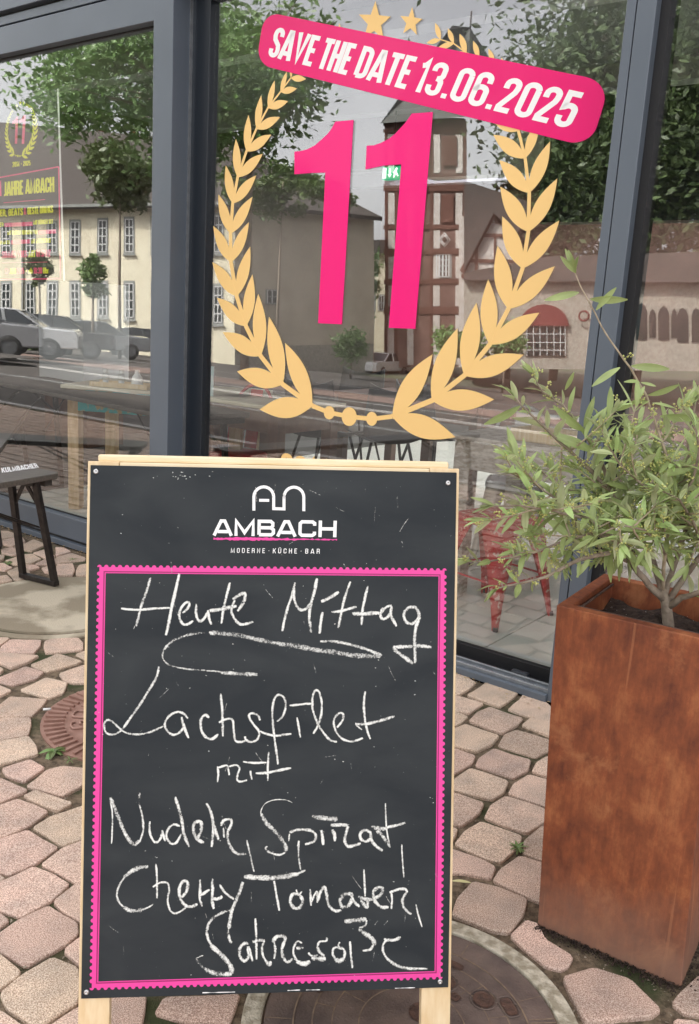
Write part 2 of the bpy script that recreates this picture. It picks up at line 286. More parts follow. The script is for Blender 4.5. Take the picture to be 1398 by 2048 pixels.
def leaf_mat(name, top, back):
    m = bpy.data.materials.new(name); m.use_nodes = True; nt = m.node_tree; L = nt.links; p = nt.nodes['Principled BSDF']; out = nt.nodes['Material Output']
    g = node(m, 'ShaderNodeNewGeometry'); mixc = node(m, 'ShaderNodeMixRGB'); mixc.inputs[1].default_value = (*top, 1); mixc.inputs[2].default_value = (*back, 1); L.new(g.outputs['Backfacing'], mixc.inputs[0])
    oi = node(m, 'ShaderNodeObjectInfo'); hs = node(m, 'ShaderNodeHueSaturation'); n = node(m, 'ShaderNodeTexNoise'); n.inputs['Scale'].default_value = 26; n.inputs['Detail'].default_value = 3; L.new(g.outputs['Position'], n.inputs['Vector'])
    ad = node(m, 'ShaderNodeMath', operation='ADD'); L.new(oi.outputs['Random'], ad.inputs[0]); L.new(n.outputs[0], ad.inputs[1])
    mr = node(m, 'ShaderNodeMapRange'); mr.inputs[1].default_value = .3; mr.inputs[2].default_value = 1.6; mr.inputs[3].default_value = .50; mr.inputs[4].default_value = 1.75; L.new(ad.outputs[0], mr.inputs[0]); L.new(mr.outputs[0], hs.inputs['Value'])
    mh = node(m, 'ShaderNodeMapRange'); mh.inputs[3].default_value = .475; mh.inputs[4].default_value = .515; L.new(oi.outputs['Random'], mh.inputs[0]); L.new(mh.outputs[0], hs.inputs['Hue'])
    L.new(mixc.outputs[0], hs.inputs['Color'])
    at = node(m, 'ShaderNodeAttribute', attribute_name='stroke'); sp = node(m, 'ShaderNodeSeparateXYZ'); L.new(at.outputs['Vector'], sp.inputs[0])
    mid = node(m, 'ShaderNodeMixRGB'); mid.inputs[2].default_value = (.42, .50, .22, 1); pw = node(m, 'ShaderNodeMath', operation='POWER'); pw.inputs[1].default_value = 7; L.new(sp.outputs[0], pw.inputs[0])
    pm = node(m, 'ShaderNodeMath', operation='MULTIPLY'); pm.inputs[1].default_value = .55; L.new(pw.outputs[0], pm.inputs[0]); L.new(pm.outputs[0], mid.inputs[0]); L.new(hs.outputs[0], mid.inputs[1])
    L.new(mid.outputs[0], p.inputs['Base Color']); p.inputs['Roughness'].default_value = .42
    tl = node(m, 'ShaderNodeBsdfTranslucent'); L.new(mid.outputs[0], tl.inputs[0]); mx = node(m, 'ShaderNodeMixShader'); mx.inputs[0].default_value = .22
    L.new(p.outputs[0], mx.inputs[1]); L.new(tl.outputs[0], mx.inputs[2]); L.new(mx.outputs[0], out.inputs[0]); return m
M['olive_leaf'] = leaf_mat('sage_leaf', (.31, .40, .155), (.50, .57, .34))
M['weed_leaf'] = leaf_mat('weed_leaf', (.14, .22, .07), (.22, .30, .12))
M['shoot'] = mat('pale_shoot_bark', (.46, .38, .28), .8, col2=(.34, .27, .19), scale=60)
M['bark'] = mat('grey_bark', (.20, .155, .115), .9, col2=(.34, .28, .22), scale=40, bump=.8, bscale=150)
M['twig'] = mat('pale_green_twig', (.36, .34, .20), .8, col2=(.28, .22, .15), scale=50)
M['bud'] = mat('yellow_bud', (.66, .64, .24), .7, col2=(.50, .54, .18), scale=60)
M['dry_leaf'] = mat('dry_leaf', (.42, .27, .13), .9, col2=(.55, .42, .24), scale=60)
M['yellow_leaf'] = mat('fallen_yellow_leaf', (.62, .58, .30), .6)
M['black_wood'] = mat('black_stained_wood', (.045, .038, .033), .55, col2=(.075, .065, .055), scale=9, stretch=(2, 12, 12))
M['seat_wood'] = mat('dark_grey_varnished_wood', (.085, .075, .065), .42, col2=(.125, .11, .095), scale=9, stretch=(2, 12, 12))
M['black_steel'] = mat('black_steel', (.016, .013, .013), .38, metal=.3, col2=(.035, .028, .026), scale=40)
M['dim_ceiling'] = mat('dim_grey_ceiling', (.22, .22, .25), .8)
M['plaster_out'] = mat('outer_plaster', (.45, .45, .44), .9, col2=(.52, .52, .50), scale=2)
# ================================================================== STRUCTURE: ground
def terr(s): return -max(0.0, s - 5.5) * 0.056
def sdist(P): return D0 - NW.dot(P)       # distance in front of the facade
def G(u, s, dz=0.0):                      # u along the wall, s metres out from the wall
    P = WP(u, 0, -s); P.z = terr(s) + dz; return P
GL = 0.055                                # glass plane offset used for mirrored placement
def mir(P): return P - NW * (2 * (NW.dot(P) - (D0 + GL)))
# ---- paving bed and stones
bed = MB()
bed.poly([G(-14, -.0, -.009), G(-14, 3.3, -.009), G(16, 3.3, -.009), G(16, -.0, -.009)])
pave = tag(bed.build('pavement', M['soil_joint']), kind='structure')
ST = []
def tile(ox, oy, sc, polys):
    for p in polys: ST.append([(ox + x / sc, oy + y / sc) for x, y in p])
tile(0, 1240, 5.12, [[(-60, 175), (75, 175), (100, 185), (0, 255), (-60, 265)], [(105, 192), (420, 200), (410, 260), (345, 335), (0, 320), (10, 265)],
 [(460, 212), (520, 193), (800, 180), (850, 230), (850, 300), (470, 335), (450, 270)], [(770, 345), (860, 310), (930, 310), (930, 395), (860, 390)],
 [(-80, 345), (60, 335), (400, 365), (270, 435), (110, 488), (0, 440), (-80, 420)], [(310, 452), (590, 335), (840, 415), (790, 440), (480, 525)],
 [(605, 545), (860, 460), (940, 450), (940, 640), (750, 640), (660, 620)], [(-10, 580), (260, 470), (450, 530), (370, 595), (130, 660), (-20, 625)],
 [(205, 710), (470, 585), (690, 635), (650, 740), (500, 795)], [(-80, 480), (10, 490), (35, 510), (0, 540), (-80, 540)], [(-80, 660), (0, 665), (120, 715), (0, 775), (-80, 790)],
 [(-80, 880), (0, 860), (100, 780), (485, 810), (430, 880), (320, 980), (0, 990), (-80, 960)], [(-80, 1005), (310, 992), (320, 1060), (290, 1170), (0, 1225), (-80, 1230)],
 [(-80, 1250), (290, 1185), (370, 1280), (390, 1368), (-20, 1478), (-80, 1478)], [(20, 1515), (310, 1425), (460, 1510), (250, 1650), (70, 1590)],
 [(270, 1700), (480, 1530), (640, 1490), (930, 1520), (930, 1640), (640, 1800)], [(-90, 1600), (0, 1615), (290, 1740), (0, 1868), (-90, 1895)], [(235, 1803), (360, 1740), (745, 1870), (590, 1950), (470, 1910)]])
ST.append([(-18, 1616), (35, 1597), (97, 1622), (60, 1650), (8, 1674), (-18, 1668)])
tile(0, 1620, 4.785, [[(312, 155), (490, 47), (620, 8), (820, -60), (820, 258), (590, 330)], [(-80, 295), (265, 182), (560, 350), (350, 500), (90, 610), (-80, 560)],
 [(392, 512), (600, 352), (830, 268), (840, 680), (720, 684)], [(-80, 712), (320, 532), (500, 597), (668, 700), (488, 863), (200, 1018), (-80, 925)], [(-80, 612), (0, 606), (50, 650), (-80, 700)],
 [(512, 872), (740, 694), (860, 660), (860, 1090), (760, 1060), (600, 968)], [(-80, 950), (0, 975), (93, 1050), (-20, 1130), (-80, 1135)], [(-20, 1182), (160, 1055), (460, 912), (740, 1072), (750, 1188), (620, 1285), (255, 1490), (0, 1342)],
 [(-90, 1362), (0, 1385), (193, 1540), (178, 1590), (0, 1708), (-90, 1720)], [(610, 1342), (760, 1222), (860, 1190), (860, 1500), (755, 1470)], [(2, 1745), (210, 1572), (500, 1402), (750, 1502), (752, 1825), (420, 2040), (330, 2055), (70, 1890)],
 [(-90, 1880), (30, 1922), (230, 2062), (330, 2160), (-90, 2160)], [(440, 2068), (740, 1872), (930, 1840), (980, 2150), (500, 2150)]])
tile(890, 1330, 5.12, [[(-40, 60), (130, 77), (318, 178), (250, 240), (150, 298), (-40, 280)], [(228, 307), (420, 182), (748, 280), (700, 330), (560, 425)], [(647, 450), (800, 302), (1010, 360), (1075, 410), (1180, 570), (1040, 572)],
 [(-40, 290), (110, 307), (398, 390), (250, 488), (-40, 440)], [(-40, 460), (110, 467), (238, 520), (150, 600), (-40, 640)], [(247, 567), (330, 480), (460, 427), (798, 545), (740, 610), (590, 695)], [(787, 610), (880, 532), (1190, 600), (1190, 760), (1050, 712)],
 [(-40, 660), (40, 670), (210, 607), (553, 725), (480, 810), (320, 883), (-40, 790)], [(547, 817), (610, 702), (730, 657), (1060, 757), (1150, 830), (1060, 870), (930, 940)], [(-40, 830), (110, 847), (313, 920), (280, 1000), (60, 1128), (-40, 1130)],
 [(312, 1020), (350, 940), (500, 842), (880, 962), (850, 1070), (700, 1150)], [(892, 1082), (940, 992), (1040, 932), (1190, 930), (1190, 1150), (1020, 1127)], [(0, 1225), (60, 1192), (260, 1052), (650, 1187), (600, 1300), (480, 1373), (0, 1250)],
 [(652, 1310), (702, 1212), (860, 1117), (1190, 1200), (1190, 1470), (1000, 1430)], [(-40, 1290), (120, 1312), (398, 1410), (360, 1500), (170, 1640), (-40, 1610)], [(407, 1555), (470, 1432), (620, 1342), (1000, 1462), (1100, 1560), (1000, 1622), (840, 1718)],
 [(102, 1820), (200, 1692), (370, 1592), (788, 1740), (770, 1830), (700, 1900), (580, 2005), (450, 1980)], [(812, 1800), (900, 1722), (1000, 1642), (1190, 1690), (1190, 2040), (970, 1988), (800, 1922)], [(-30, 1640), (130, 1672), (110, 1740), (60, 1800), (-30, 1780)]])
tile(890, 1700, 5.886, [[(-140, -60), (0, -40), (180, 12), (440, 102), (598, 190), (540, 328), (200, 258), (-140, 262)], [(567, 350), (650, 222), (880, 62), (1110, 132), (1250, 180), (1250, 640), (1070, 588), (850, 478)],
 [(102, 700), (150, 562), (330, 372), (640, 442), (968, 580), (930, 740), (760, 968), (540, 938), (250, 818), (90, 758)]])
tile(860, 1300, 2.599, [[(417, 1480), (500, 1402), (560, 1420), (600, 1500), (743, 1590), (720, 1638), (680, 1658), (600, 1638), (480, 1540)], [(692, 1700), (850, 1652), (1040, 1712), (1198, 1868), (1150, 1903), (850, 1933), (800, 1923), (730, 1790)],
 [(1258, 1832), (1300, 1780), (1398, 1692), (1490, 1680), (1490, 1900), (1330, 1890)], [(1272, 1912), (1380, 1922), (1490, 1990), (1490, 2060), (1270, 2040)]])
tile(0, 1040, 7.767, [[(-60, 165), (130, 172), (300, 242), (20, 300), (-60, 285)], [(20, 312), (330, 240), (395, 330), (190, 408), (20, 360)], [(215, 420), (420, 350), (520, 300), (720, 378), (490, 482), (420, 470)], [(20, 452), (180, 422), (330, 470), (340, 528), (190, 543), (30, 508)],
 [(80, 628), (330, 537), (500, 522), (640, 600), (500, 658), (230, 688)], [(510, 500), (740, 432), (858, 560), (700, 588)], [(862, 412), (1000, 422), (1100, 480), (872, 553)], [(872, 570), (1110, 502), (1330, 578), (1318, 620), (1100, 638), (872, 666)],
 [(545, 680), (700, 603), (865, 592), (865, 688), (640, 690)], [(882, 690), (1130, 672), (1158, 780), (1120, 858), (890, 848)], [(1182, 790), (1230, 702), (1480, 660), (1480, 858), (1182, 858)], [(112, 790), (330, 702), (440, 770), (488, 878), (290, 938), (210, 918)],
 [(-60, 875), (100, 852), (198, 938), (-60, 1000)], [(645, 740), (770, 705), (850, 828), (700, 810)], [(-60, 555), (70, 535), (60, 600), (-60, 640)], [(-60, 655), (60, 662), (195, 730), (80, 778), (-60, 762)], [(345, 700), (540, 695), (620, 735), (470, 775)]])
tile(200, 1960, 1.942, [[(-70, 60), (180, 58), (172, 120), (160, 180), (110, 260), (-70, 260)], [(213, 125), (250, 62), (545, 48), (520, 120), (500, 166), (400, 155), (355, 160), (300, 150)], [(190, 200), (340, 178), (480, 190), (470, 300), (200, 300)]])
MH = [(Vector((.1742, 1.3979, 0)), .325), (Vector((-1.2304, 3.6126, 0)), .418), (Vector((-.6328, 2.5887, 0)), .322)]
def inside(p, poly):
    c = False; n = len(poly)
    for i in range(n):
        a, b = poly[i], poly[(i + 1) % n]
        if (a.y > p.y) != (b.y > p.y) and p.x < (b.x - a.x) * (p.y - a.y) / (b.y - a.y) + a.x: c = not c
    return c
TR = [[gz(x, y) for x, y in p] for p in ST]
def topx(P):
    d = P - CAM; c = [sum(W[j][i] * d[j] for j in range(3)) for i in range(3)]
    return (CX + FPX * c[0] / c[2], CY + FPX * c[1] / c[2]) if c[2] > .1 else (9999, 9999)
def stone_geo(mb, poly, rnd, hz=None):
    n = len(poly); cen = sum(poly, Vector()) / n; area = sum(poly[i].cross(poly[(i + 1) % n]).z for i in range(n))
    if area < 0: poly = poly[::-1]
    poly = [p + (p - cen).normalized() * .0018 for p in poly]
    out = []
    for i in range(n):
        a, b = poly[i], poly[(i + 1) % n]; pr = poly[i - 1]
        e1, e2 = (pr - a), (b - a); k1 = min(.006, e1.length * .15); k2 = min(.006, e2.length * .15)
        out.append(a + e1.normalized() * k1); out.append(a + e2.normalized() * k2)
        m = max(1, int(e2.length / .045))
        for j in range(1, m):
            out.append(a.lerp(b, j / m) + Vector((rnd.uniform(-1, 1), rnd.uniform(-1, 1), 0)) * .0034)
    m = len(out); z0 = hz if hz is not None else rnd.uniform(-.002, .003); tl = Vector((rnd.uniform(-.008, .008), rnd.uniform(-.008, .008), 0))
    def zz(p): return (p - cen).dot(tl)
    base = [Vector((p.x, p.y, p.z - .04)) for p in out]; r1 = [Vector((p.x, p.y, p.z + z0 - .0036 + zz(p))) for p in out]
    r2 = []
    for p in out:
        q = p + (cen - p).normalized() * .0014; r2.append(Vector((q.x, q.y, q.z + z0 - .0010 + zz(q))))
    r3 = []
    for p in out:
        q = p + (cen - p).normalized() * .0030; r3.append(Vector((q.x, q.y, q.z + z0 + zz(q))))
    fs = []
    for ring in range(3):
        for i in range(m): a = ring * m + i; b = ring * m + (i + 1) % m; fs.append((a, b, b + m, a + m))
    fs.append(tuple(3 * m + i for i in range(m)))
    mb.add(base + r1 + r2 + r3, fs, False)
    mb.sm[-1] = False
rnd = random.Random(3)
for poly in TR:
    b = MB(); stone_geo(b, poly, rnd); b.build('paving_stone', M['stone'], pave)
cells = []
du, dsz = .150, .128
for r in range(-2, 70):
    s = .07 + r * dsz
    if s > 3.2: break
    u = -13 + (r % 2) * du * .5 + rnd.uniform(-.02, .02)
    while u < 15:
        w = du * rnd.uniform(.85, 1.18); q = []
        for (a, c) in ((u, s - dsz * .45), (u + w - .016, s - dsz * .45), (u + w - .016, s + dsz * .40), (u, s + dsz * .40)):
            q.append(G(a + rnd.uniform(-.008, .008) + .05 * math.sin(s * 1.3), max(.004, c) + rnd.uniform(-.007, .007)))
        u += w
        cen = sum(q, Vector()) / 4
        if s - dsz * .45 < -.0: continue
        if any((Vector((cen.x, cen.y, 0)) - m).length < r0 + .075 for m, r0 in MH): continue
        if any(inside(p, t) for t in TR for p in q + [cen]): continue
        if any(inside(v, q) for t in TR for v in t if (v - cen).length < .25): continue
        x, y = topx(cen)
        if ((-60 < x < 172 and 1060 < y < 2100) or (912 < x < 1075 and 1350 < y < 2100) or (1075 < x < 1450 and 1880 < y < 2100)) : continue
        cells.append(((Vector((cen.x, cen.y, 0)) - Vector((0, 2.2, 0))).length, q))
cells.sort(key=lambda t: t[0])
near, far = cells[:200], cells[200:]
for d, q in near:
    b = MB(); stone_geo(b, q, rnd); b.build('paving_stone', M['stone'], pave)
b = MB()
for d, q in far:
    z = rnd.uniform(-.002, .003); c = sum(q, Vector()) / 4
    if (q[1] - q[0]).cross(q[2] - q[1]).z < 0: q = q[::-1]
    up = [Vector((p.x, p.y, p.z + z)) for p in q]; lo = [Vector((p.x, p.y, p.z - .03)) for p in q]; top = [p + (c - p) * .07 + UP * .001 for p in up]
    dn = [p - UP * .006 for p in up]
    b.add(lo + dn + top, [(i, (i + 1) % 4, 4 + (i + 1) % 4, 4 + i) for i in range(4)] + [(4 + i, 4 + (i + 1) % 4, 8 + (i + 1) % 4, 8 + i) for i in range(4)] + [(8, 9, 10, 11)])
tag(b.build('far_paving_stones', M['stone'], pave), kind='stuff')
# grit and crumbs lying in the joints
b = MB()
for i in range(5200):
    if i < 3600: x, y = rnd.choice([(rnd.uniform(-20, 180), rnd.uniform(1150, 2048)), (rnd.uniform(900, 1398), rnd.uniform(1330, 2048))])
    else: x, y = rnd.uniform(905, 1095), None
    if y is None:
        P = WP(rnd.uniform(0, 2.8), 0, -abs(rnd.gauss(0, .035)) - .012)
    else: P = gz(x, y)
    if any(inside(P, t) for t in TR) or any((Vector((P.x, P.y, 0)) - m).length < r0 - .005 for m, r0 in MH): continue
    r = rnd.uniform(.001, .0034); c = P + UP * (-.009 + r * .5 + rnd.uniform(0, .004))
    vs = [c + Vector((rnd.uniform(-r, r), rnd.uniform(-r, r), rnd.uniform(-r, r) * .8)) * 1.3 for _ in range(4)]
    b.add(vs, [(0, 1, 2), (0, 2, 3), (0, 3, 1), (1, 3, 2)])
tag(b.build('joint_grit', M['grit']), kind='stuff')
# dry debris along the sill
b = MB()
for i in range(420):
    u = rnd.uniform(-.8, 2.75); P = WP(u, .003, -abs(rnd.gauss(0, .03)) - .008); L_ = rnd.uniform(.004, .016); a = rnd.uniform(0, 6.3)
    d = Vector((math.cos(a), math.sin(a), rnd.uniform(-.2, .4))) * L_; e = Vector((-math.sin(a), math.cos(a), .2)) * L_ * .3
    b.add([P, P + d * .5 + e, P + d, P + d * .5 - e + UP * .002], [(0, 1, 2, 3)])
tag(b.build('dry_leaf_litter', M['dry_leaf']), kind='stuff')
# road, kerb, far ground
b = MB(); b.poly([G(-60, 3.42, -.03), G(-60, 5.5, -.03), G(60, 5.5, -.03), G(60, 3.42, -.03)]); b.poly([G(-60, 5.5, -.03), G(-60, 9.0, -.03), G(60, 9.0, -.03), G(60, 5.5, -.03)]); tag(b.build('asphalt_yard', M['asphalt']), kind='structure')
b = MB(); b.poly([G(-60, 13.2, -.094), G(-60, 16, -.094), G(60, 16, -.094), G(60, 13.2, -.094)]); tag(b.build('pink_path', M['pink_path']), kind='structure')
b = MB(); b.poly([G(-60, 6.0, -.026), G(-60, 6.05, -.026), G(60, 6.05, -.026), G(60, 6.0, -.026)]); b.poly([G(-60, 6.15, -.026), G(-60, 6.2, -.026), G(60, 6.2, -.026), G(60, 6.15, -.026)]); tag(b.build('yard_line', M['paint']), kind='structure')
b = MB(); b.poly([G(-60, 9.16, -.10), G(-60, 40, -.10), G(60, 40, -.10), G(60, 9.16, -.10)]); tag(b.build('road', M['asphalt']), kind='structure')
b = MB()
for k in range(-30, 34): b.box(G(k * 1.0 + .005, 9.0, -.2), G(k + .995, 9.0, -.2) - G(k + .005, 9.0, -.2), G(k, 9.15, -.2) - G(k, 9.0, -.2), UP * .2)
for k in range(-14, 16): b.box(G(k * 1.0 + .005, 3.3, -.2), UW * .99, -NW * .12, UP * .205)
tag(b.build('kerb', M['kerb']), kind='structure')
b = MB()
for s0, u0, u1 in ((12.2, -60, 60), (20.4, -60, 60)):
    b.poly([G(u0, s0, -.095), G(u0, s0 + .14, -.095), G(u1, s0 + .14, -.095), G(u1, s0, -.095)])
for k in range(-14, 14): b.poly([G(k * 4, 16.2, -.095), G(k * 4, 16.34, -.095), G(k * 4 + 2, 16.34, -.095), G(k * 4 + 2, 16.2, -.095)])
tag(b.build('road_markings', M['paint']), kind='structure')
b = MB(); b.poly([WP(-400, terr(40) - .14, -39.9), WP(-400, terr(40) - .14, -500), WP(400, terr(40) - .14, -500), WP(400, terr(40) - .14, -39.9)])
tag(b.build('ground', mat('far_ground', (.10, .12, .06), .95, col2=(.14, .13, .10), scale=.3)), kind='structure')
# side ground beyond the paving
b = MB()
for s in ((-400, -14), (16, 400)): b.poly([WP(s[0], -.02, 60), WP(s[0], -.02, -9.1), WP(s[1], -.02, -9.1), WP(s[1], -.02, 60)])
tag(b.build('side_ground', M['asphalt']), kind='structure')

# ================================================================== MANHOLES
def ringgeo(mb, c, r0, r1, z, n=96, a0=0, a1=2 * math.pi, thick=0):
    vs = []
    for i in range(n + 1):
        t = a0 + (a1 - a0) * i / n; d = Vector((math.cos(t), math.sin(t), 0)); vs += [c + d * r0 + UP * z, c + d * r1 + UP * z]
    fs = [(2 * i, 2 * i + 1, 2 * i + 3, 2 * i + 2) for i in range(n)]
    if thick:
        k = len(vs); vs += [v - UP * thick for v in vs]; fs += [(2 * i + 1, 2 * i + 1 + k, 2 * i + 3 + k, 2 * i + 3) for i in range(n)] + [(2 * i + 2, 2 * i + 2 + k, 2 * i + k, 2 * i) for i in range(n)]
    mb.add(vs, fs)
c = MH[0][0]
mh = thing('manhole_cover', 'large round cast iron manhole cover in a pale concrete ring below the chalkboard', 'manhole cover', c)
b = MB(); ringgeo(b, c, .281, .318, .004, thick=.05); b.build('concrete_ring', M['concrete2'], mh, bevel=.003)
b = MB(); ringgeo(b, c, .224, .277, -.001, thick=.05); b.build('iron_frame', M['iron'], mh)
b = MB(); ringgeo(b, c, .0, .2215, -.002, thick=.03); lid = b.build('lid', M['iron'], mh)
def seam_ring(r, w=.0022, z=-.0012, **k): ringgeo(sb, c, r - w / 2, r + w / 2, z, thick=.004, **k)
sb = MB(); 
for r in (.1, .150): seam_ring(r)
seam_ring(.187, .003); seam_ring(.2225, .0028, z=-.0004); ringgeo(sb, c, .278, .281, -.006)
def radial(r0, r1, deg, w=.002, z=-.0011):
    t = R_(deg); d = Vector((math.cos(t), math.sin(t), 0)); e = Vector((-d.y, d.x, 0)) * w / 2
    sb.add([c + d * r0 - e + UP * z, c + d * r1 - e + UP * z, c + d * r1 + e + UP * z, c + d * r0 + e + UP * z], [(0, 1, 2, 3)])
for i in range(14): radial(.1505, .1865, 12 + i * 360 / 14)
for i in range(10): radial(.1005, .1495, 5 + i * 36)
for i in range(9): radial(.226, .276, 20 + i * 40, z=.0002)
for dg in (8, 6): radial(.226, .276, dg, .003, .0002)
sb.build('seam_lines', M['iron_seam'], lid)
def pocket(r, deg, lr, lt, rad=False):
    t = R_(deg); d = Vector((math.cos(t), math.sin(t), 0)); e = Vector((-d.y, d.x, 0)); P = c + d * r; n = 20; pts = []
    for i in range(n):
        a = 2 * math.pi * i / n; ca, sa = math.cos(a), math.sin(a); f = 1 if rad else (abs(ca) ** 4 + abs(sa) ** 4) ** -.25
        pts.append(P + d * ca * lr * f * (1) + e * sa * lt * f)
    return P, pts
for r, dg, lr, lt, rd in ((.192, 63, .010, .030, False), (.163, 28, .021, .021, True), (.20, 18, .012, .022, False), (.138, 58, .020, .020, True), (.118, 42, .010, .011, False), (.163, 118, .021, .021, True), (.192, 150, .010, .030, False), (.04, 60, .025, .025, True), (.163, 208, .021, .021, True), (.163, 298, .021, .021, True), (.192, 240, .010, .030, False), (.192, 330, .010, .030, False)):
    P, pts = pocket(r, dg, lr, lt, rd); k = len(pts); b = MB()
    b.add([p + UP * .0004 for p in pts] + [P + (p - P) * .86 - UP * .0004 for p in pts], [(i, (i + 1) % k, k + (i + 1) % k, k + i) for i in range(k)] + [tuple(k + i for i in range(k))]); b.build('pick_recess', M['iron_dark'], lid)
for r, dg, lr, lt, rd in ((.163, 28, .026, .026, True), (.138, 58, .025, .025, True), (.20, 18, .0155, .026, False), (.163, 118, .026, .026, True), (.163, 208, .026, .026, True)):
    P, pts = pocket(r, dg, lr, lt, rd); pts.append(pts[0]); b = MB(); b.tube([p + UP * .0004 for p in pts], .0012, 5); b.build('recess_rim', M['iron'], lid)
# small cast-iron cap, reddish, behind the board
c = MH[2][0]; hc = thing('hydrant_cover', 'reddish cast iron cover with raised radial ribs and letters half behind the chalkboard', 'drain cover', c)
b = MB(); ringgeo(b, c, 0, .295, -.003, thick=.03); lid2 = b.build('lid', M['iron_red'], hc)
b = MB()
for i in range(56):
    t = 2 * math.pi * i / 56; d = Vector((math.cos(t), math.sin(t), 0)); e = Vector((-d.y, d.x, 0)); b = MB(); b.box(c + d * .225 - e * .005 - UP * .003, d * .06, e * .010, UP * .0075); b.build('rib', M['iron_red'], lid2)
for i in range(24):
    t = 2 * math.pi * i / 24; d = Vector((math.cos(t), math.sin(t), 0)); e = Vector((-d.y, d.x, 0)); b = MB(); b.box(c + d * .085 - e * .005 - UP * .003, d * .035, e * .010, UP * .007); b.build('rib', M['iron_red'], lid2)
GLY = {}  # filled below, letters on this cover are added after the stroke font
# old concrete slab disc on the left
c = Vector((-1.2400, 3.6400, 0)); cs = thing('concrete_shaft_cover', 'worn round concrete shaft cover with damp patches under the bench foot', 'manhole cover', c)
b = MB(); ringgeo(b, Vector((-1.2304, 3.6126, 0)), .368, .408, -.001, thick=.04); b.build('outer_ring', M['concrete'], cs, bevel=.003)
b = MB(); ringgeo(b, Vector((-1.2360, 3.6300, 0)), 0, .362, .001, thick=.04); b.build('lid', M['concrete'], cs, bevel=.003)

# ================================================================== FACADE
ua = uz(307, 41)[0]; ub = uz(347, 0)[0]; u2a = uz(1254, 0)[0]; u2m = uz(1275, 0)[0]; u2b = uz(1315, 0)[0]
DP = 0.09
for _k in range(1, 60):     # how far pane two is set back, from the width of the dark return seen beside the post
    if uz(381, 200, _k * .005)[0] >= ub: DP = _k * .005
DP = min(max(DP, .06), .16)
zt = uz(307, 41)[1]; zt2 = uz(0, 54)[1]; zt3 = uz(0, 27)[1]; zb1 = uz(170, 1045)[1]
ug2 = uz(420, 0, DP)[0]
print('facade', ua, ub, u2a, u2b, DP, zt, zt2, zb1, 'ug2', ug2)
cafe = thing('cafe_front', 'anthracite framed glass front of the cafe with three tall panes', 'building', WP(1.2, 0, .1))
def fpart(name, boxes, m='frame', bevel=.0025):
    b = MB()
    for t in boxes: b.wbox(*t)
    return b.build(name, M[m], cafe, bevel=bevel)
fpart('left_stile', [(ua, ub, .035, zt2, 0, DP + .03)])
fpart('top_rail', [(-3.2, ua - .0005, zt, zt2, .002, DP)])
fpart('lintel_beam', [(-3.2, 5.2, zt2 + .012, zt3 - .01, .012, .2)])
fpart('upper_fascia', [(-3.2, 5.2, zt3 + .004, 3.4, -.012, .2)])
fpart('added_upper_storey', [(-16, 18, 3.62, 6.2, -.10, 3.5)], 'plaster_out', 0)  # unseen storey, made tall and long to shade the cafe front
fpart('side_wall', [(-16, -3.46, 0, 3.618, -.02, 3.5)], 'plaster_out', 0); fpart('side_wall', [(5.46, 18, 0, 3.618, -.02, 3.5)], 'plaster_out', 0)
fpart('rebate_dark_strip', [(-3.2, 5.2, zt2, zt2 + .012, .03, .2), (-3.2, 5.2, zt3 - .01, zt3 + .004, .03, .2)], 'gasket', 0)  # near-black strips set back in the gaps of the head frame
fpart('bottom_rail', [(-3.2, ua - .0005, .045, zb1, .002, .06)])
fpart('plinth_strip', [(-3.2, ub, .0, .030, -.012, .12)], 'frame')
fpart('plinth_groove', [(-3.2, ub, .030, .045, .015, .12)], 'gasket', 0)
fpart('pane_gasket', [(-3.2, ua, zb1, zb1 + .006, .0475, .056), (-3.2, ua, zt - .006, zt, .0475, .056), (ua - .006, ua, zb1, zt, .0475, .056)], 'gasket', 0)
# recessed dark jamb beside pane two
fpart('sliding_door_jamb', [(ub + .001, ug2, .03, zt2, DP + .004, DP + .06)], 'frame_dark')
fpart('jamb_edge_trim', [(ub + .001, ub + .005, .03, zt2, DP - .012, DP + .004)], 'alu', 0)
gb2 = uz(915, 1283, DP + .03)[1]; print('glass2 bottom', gb2)
gb2 = max(.05, gb2)
fpart('top_rail', [(ug2, u2a, zt + .08, zt2, DP + .004, DP + .05)])
# sliding track in front of pane two
fpart('threshold_face', [(ub + .001, u2a, 0, .026, -.012, .010)], 'frame')
fpart('track_rail', [(ub + .001, u2a, .0, .040, .012, .022), (ub + .001, u2a, .0, .030, .024, .040), (ub + .001, u2a, .0, .046, .042, .052)], 'alu', .0015)
fpart('track_channel', [(ub + .001, u2a, .0, .018, .053, DP + .02)], 'gasket', 0)
fpart('door_bottom_gasket', [(ug2, u2a, .018, gb2, DP + .02, DP + .05)], 'gasket', 0)
fpart('door_roller', [(uz(1085, 1318, DP)[0] - .10, uz(1085, 1318, DP)[0] - .03, .02, .052, .058, .085)], 'black_wood' if False else 'frame_dark', .008)
# right post
fpart('post_face', [(u2a, u2m - .002, 0, 3.0, 0, .14)])
fpart('post_cover_strip', [(u2m + .002, u2b, 0, 3.0, -.003, .14)])
fpart('post_groove', [(u2m - .002, u2m + .002, 0, 3.0, .008, .12)], 'gasket', 0)
fpart('post_gasket', [(u2b + .0005, u2b + .028, .02, 3.0, .035, .12)], 'gasket', 0)
fpart('right_sill', [(u2b + .001, 5.2, 0, .10, 0, .12)], 'frame')
fpart('end_post', [(5.2, 5.35, 0, 3.4, 0, .25), (-3.35, -3.2, 0, 3.4, 0, .25)], 'frame')
for nm, (u0, u1, z0, z1, o) in dict(a=(-3.2, ua, zb1, zt, .050), b=(ug2, u2a, gb2, zt + .08, DP + .030), c=(u2b + .02, 5.2, .10, zt2, .060)).items():
    b = MB(); b.wbox(u0, u1, z0, z1, o, o + .006); b.build('glass_pane', M['glass'], cafe)
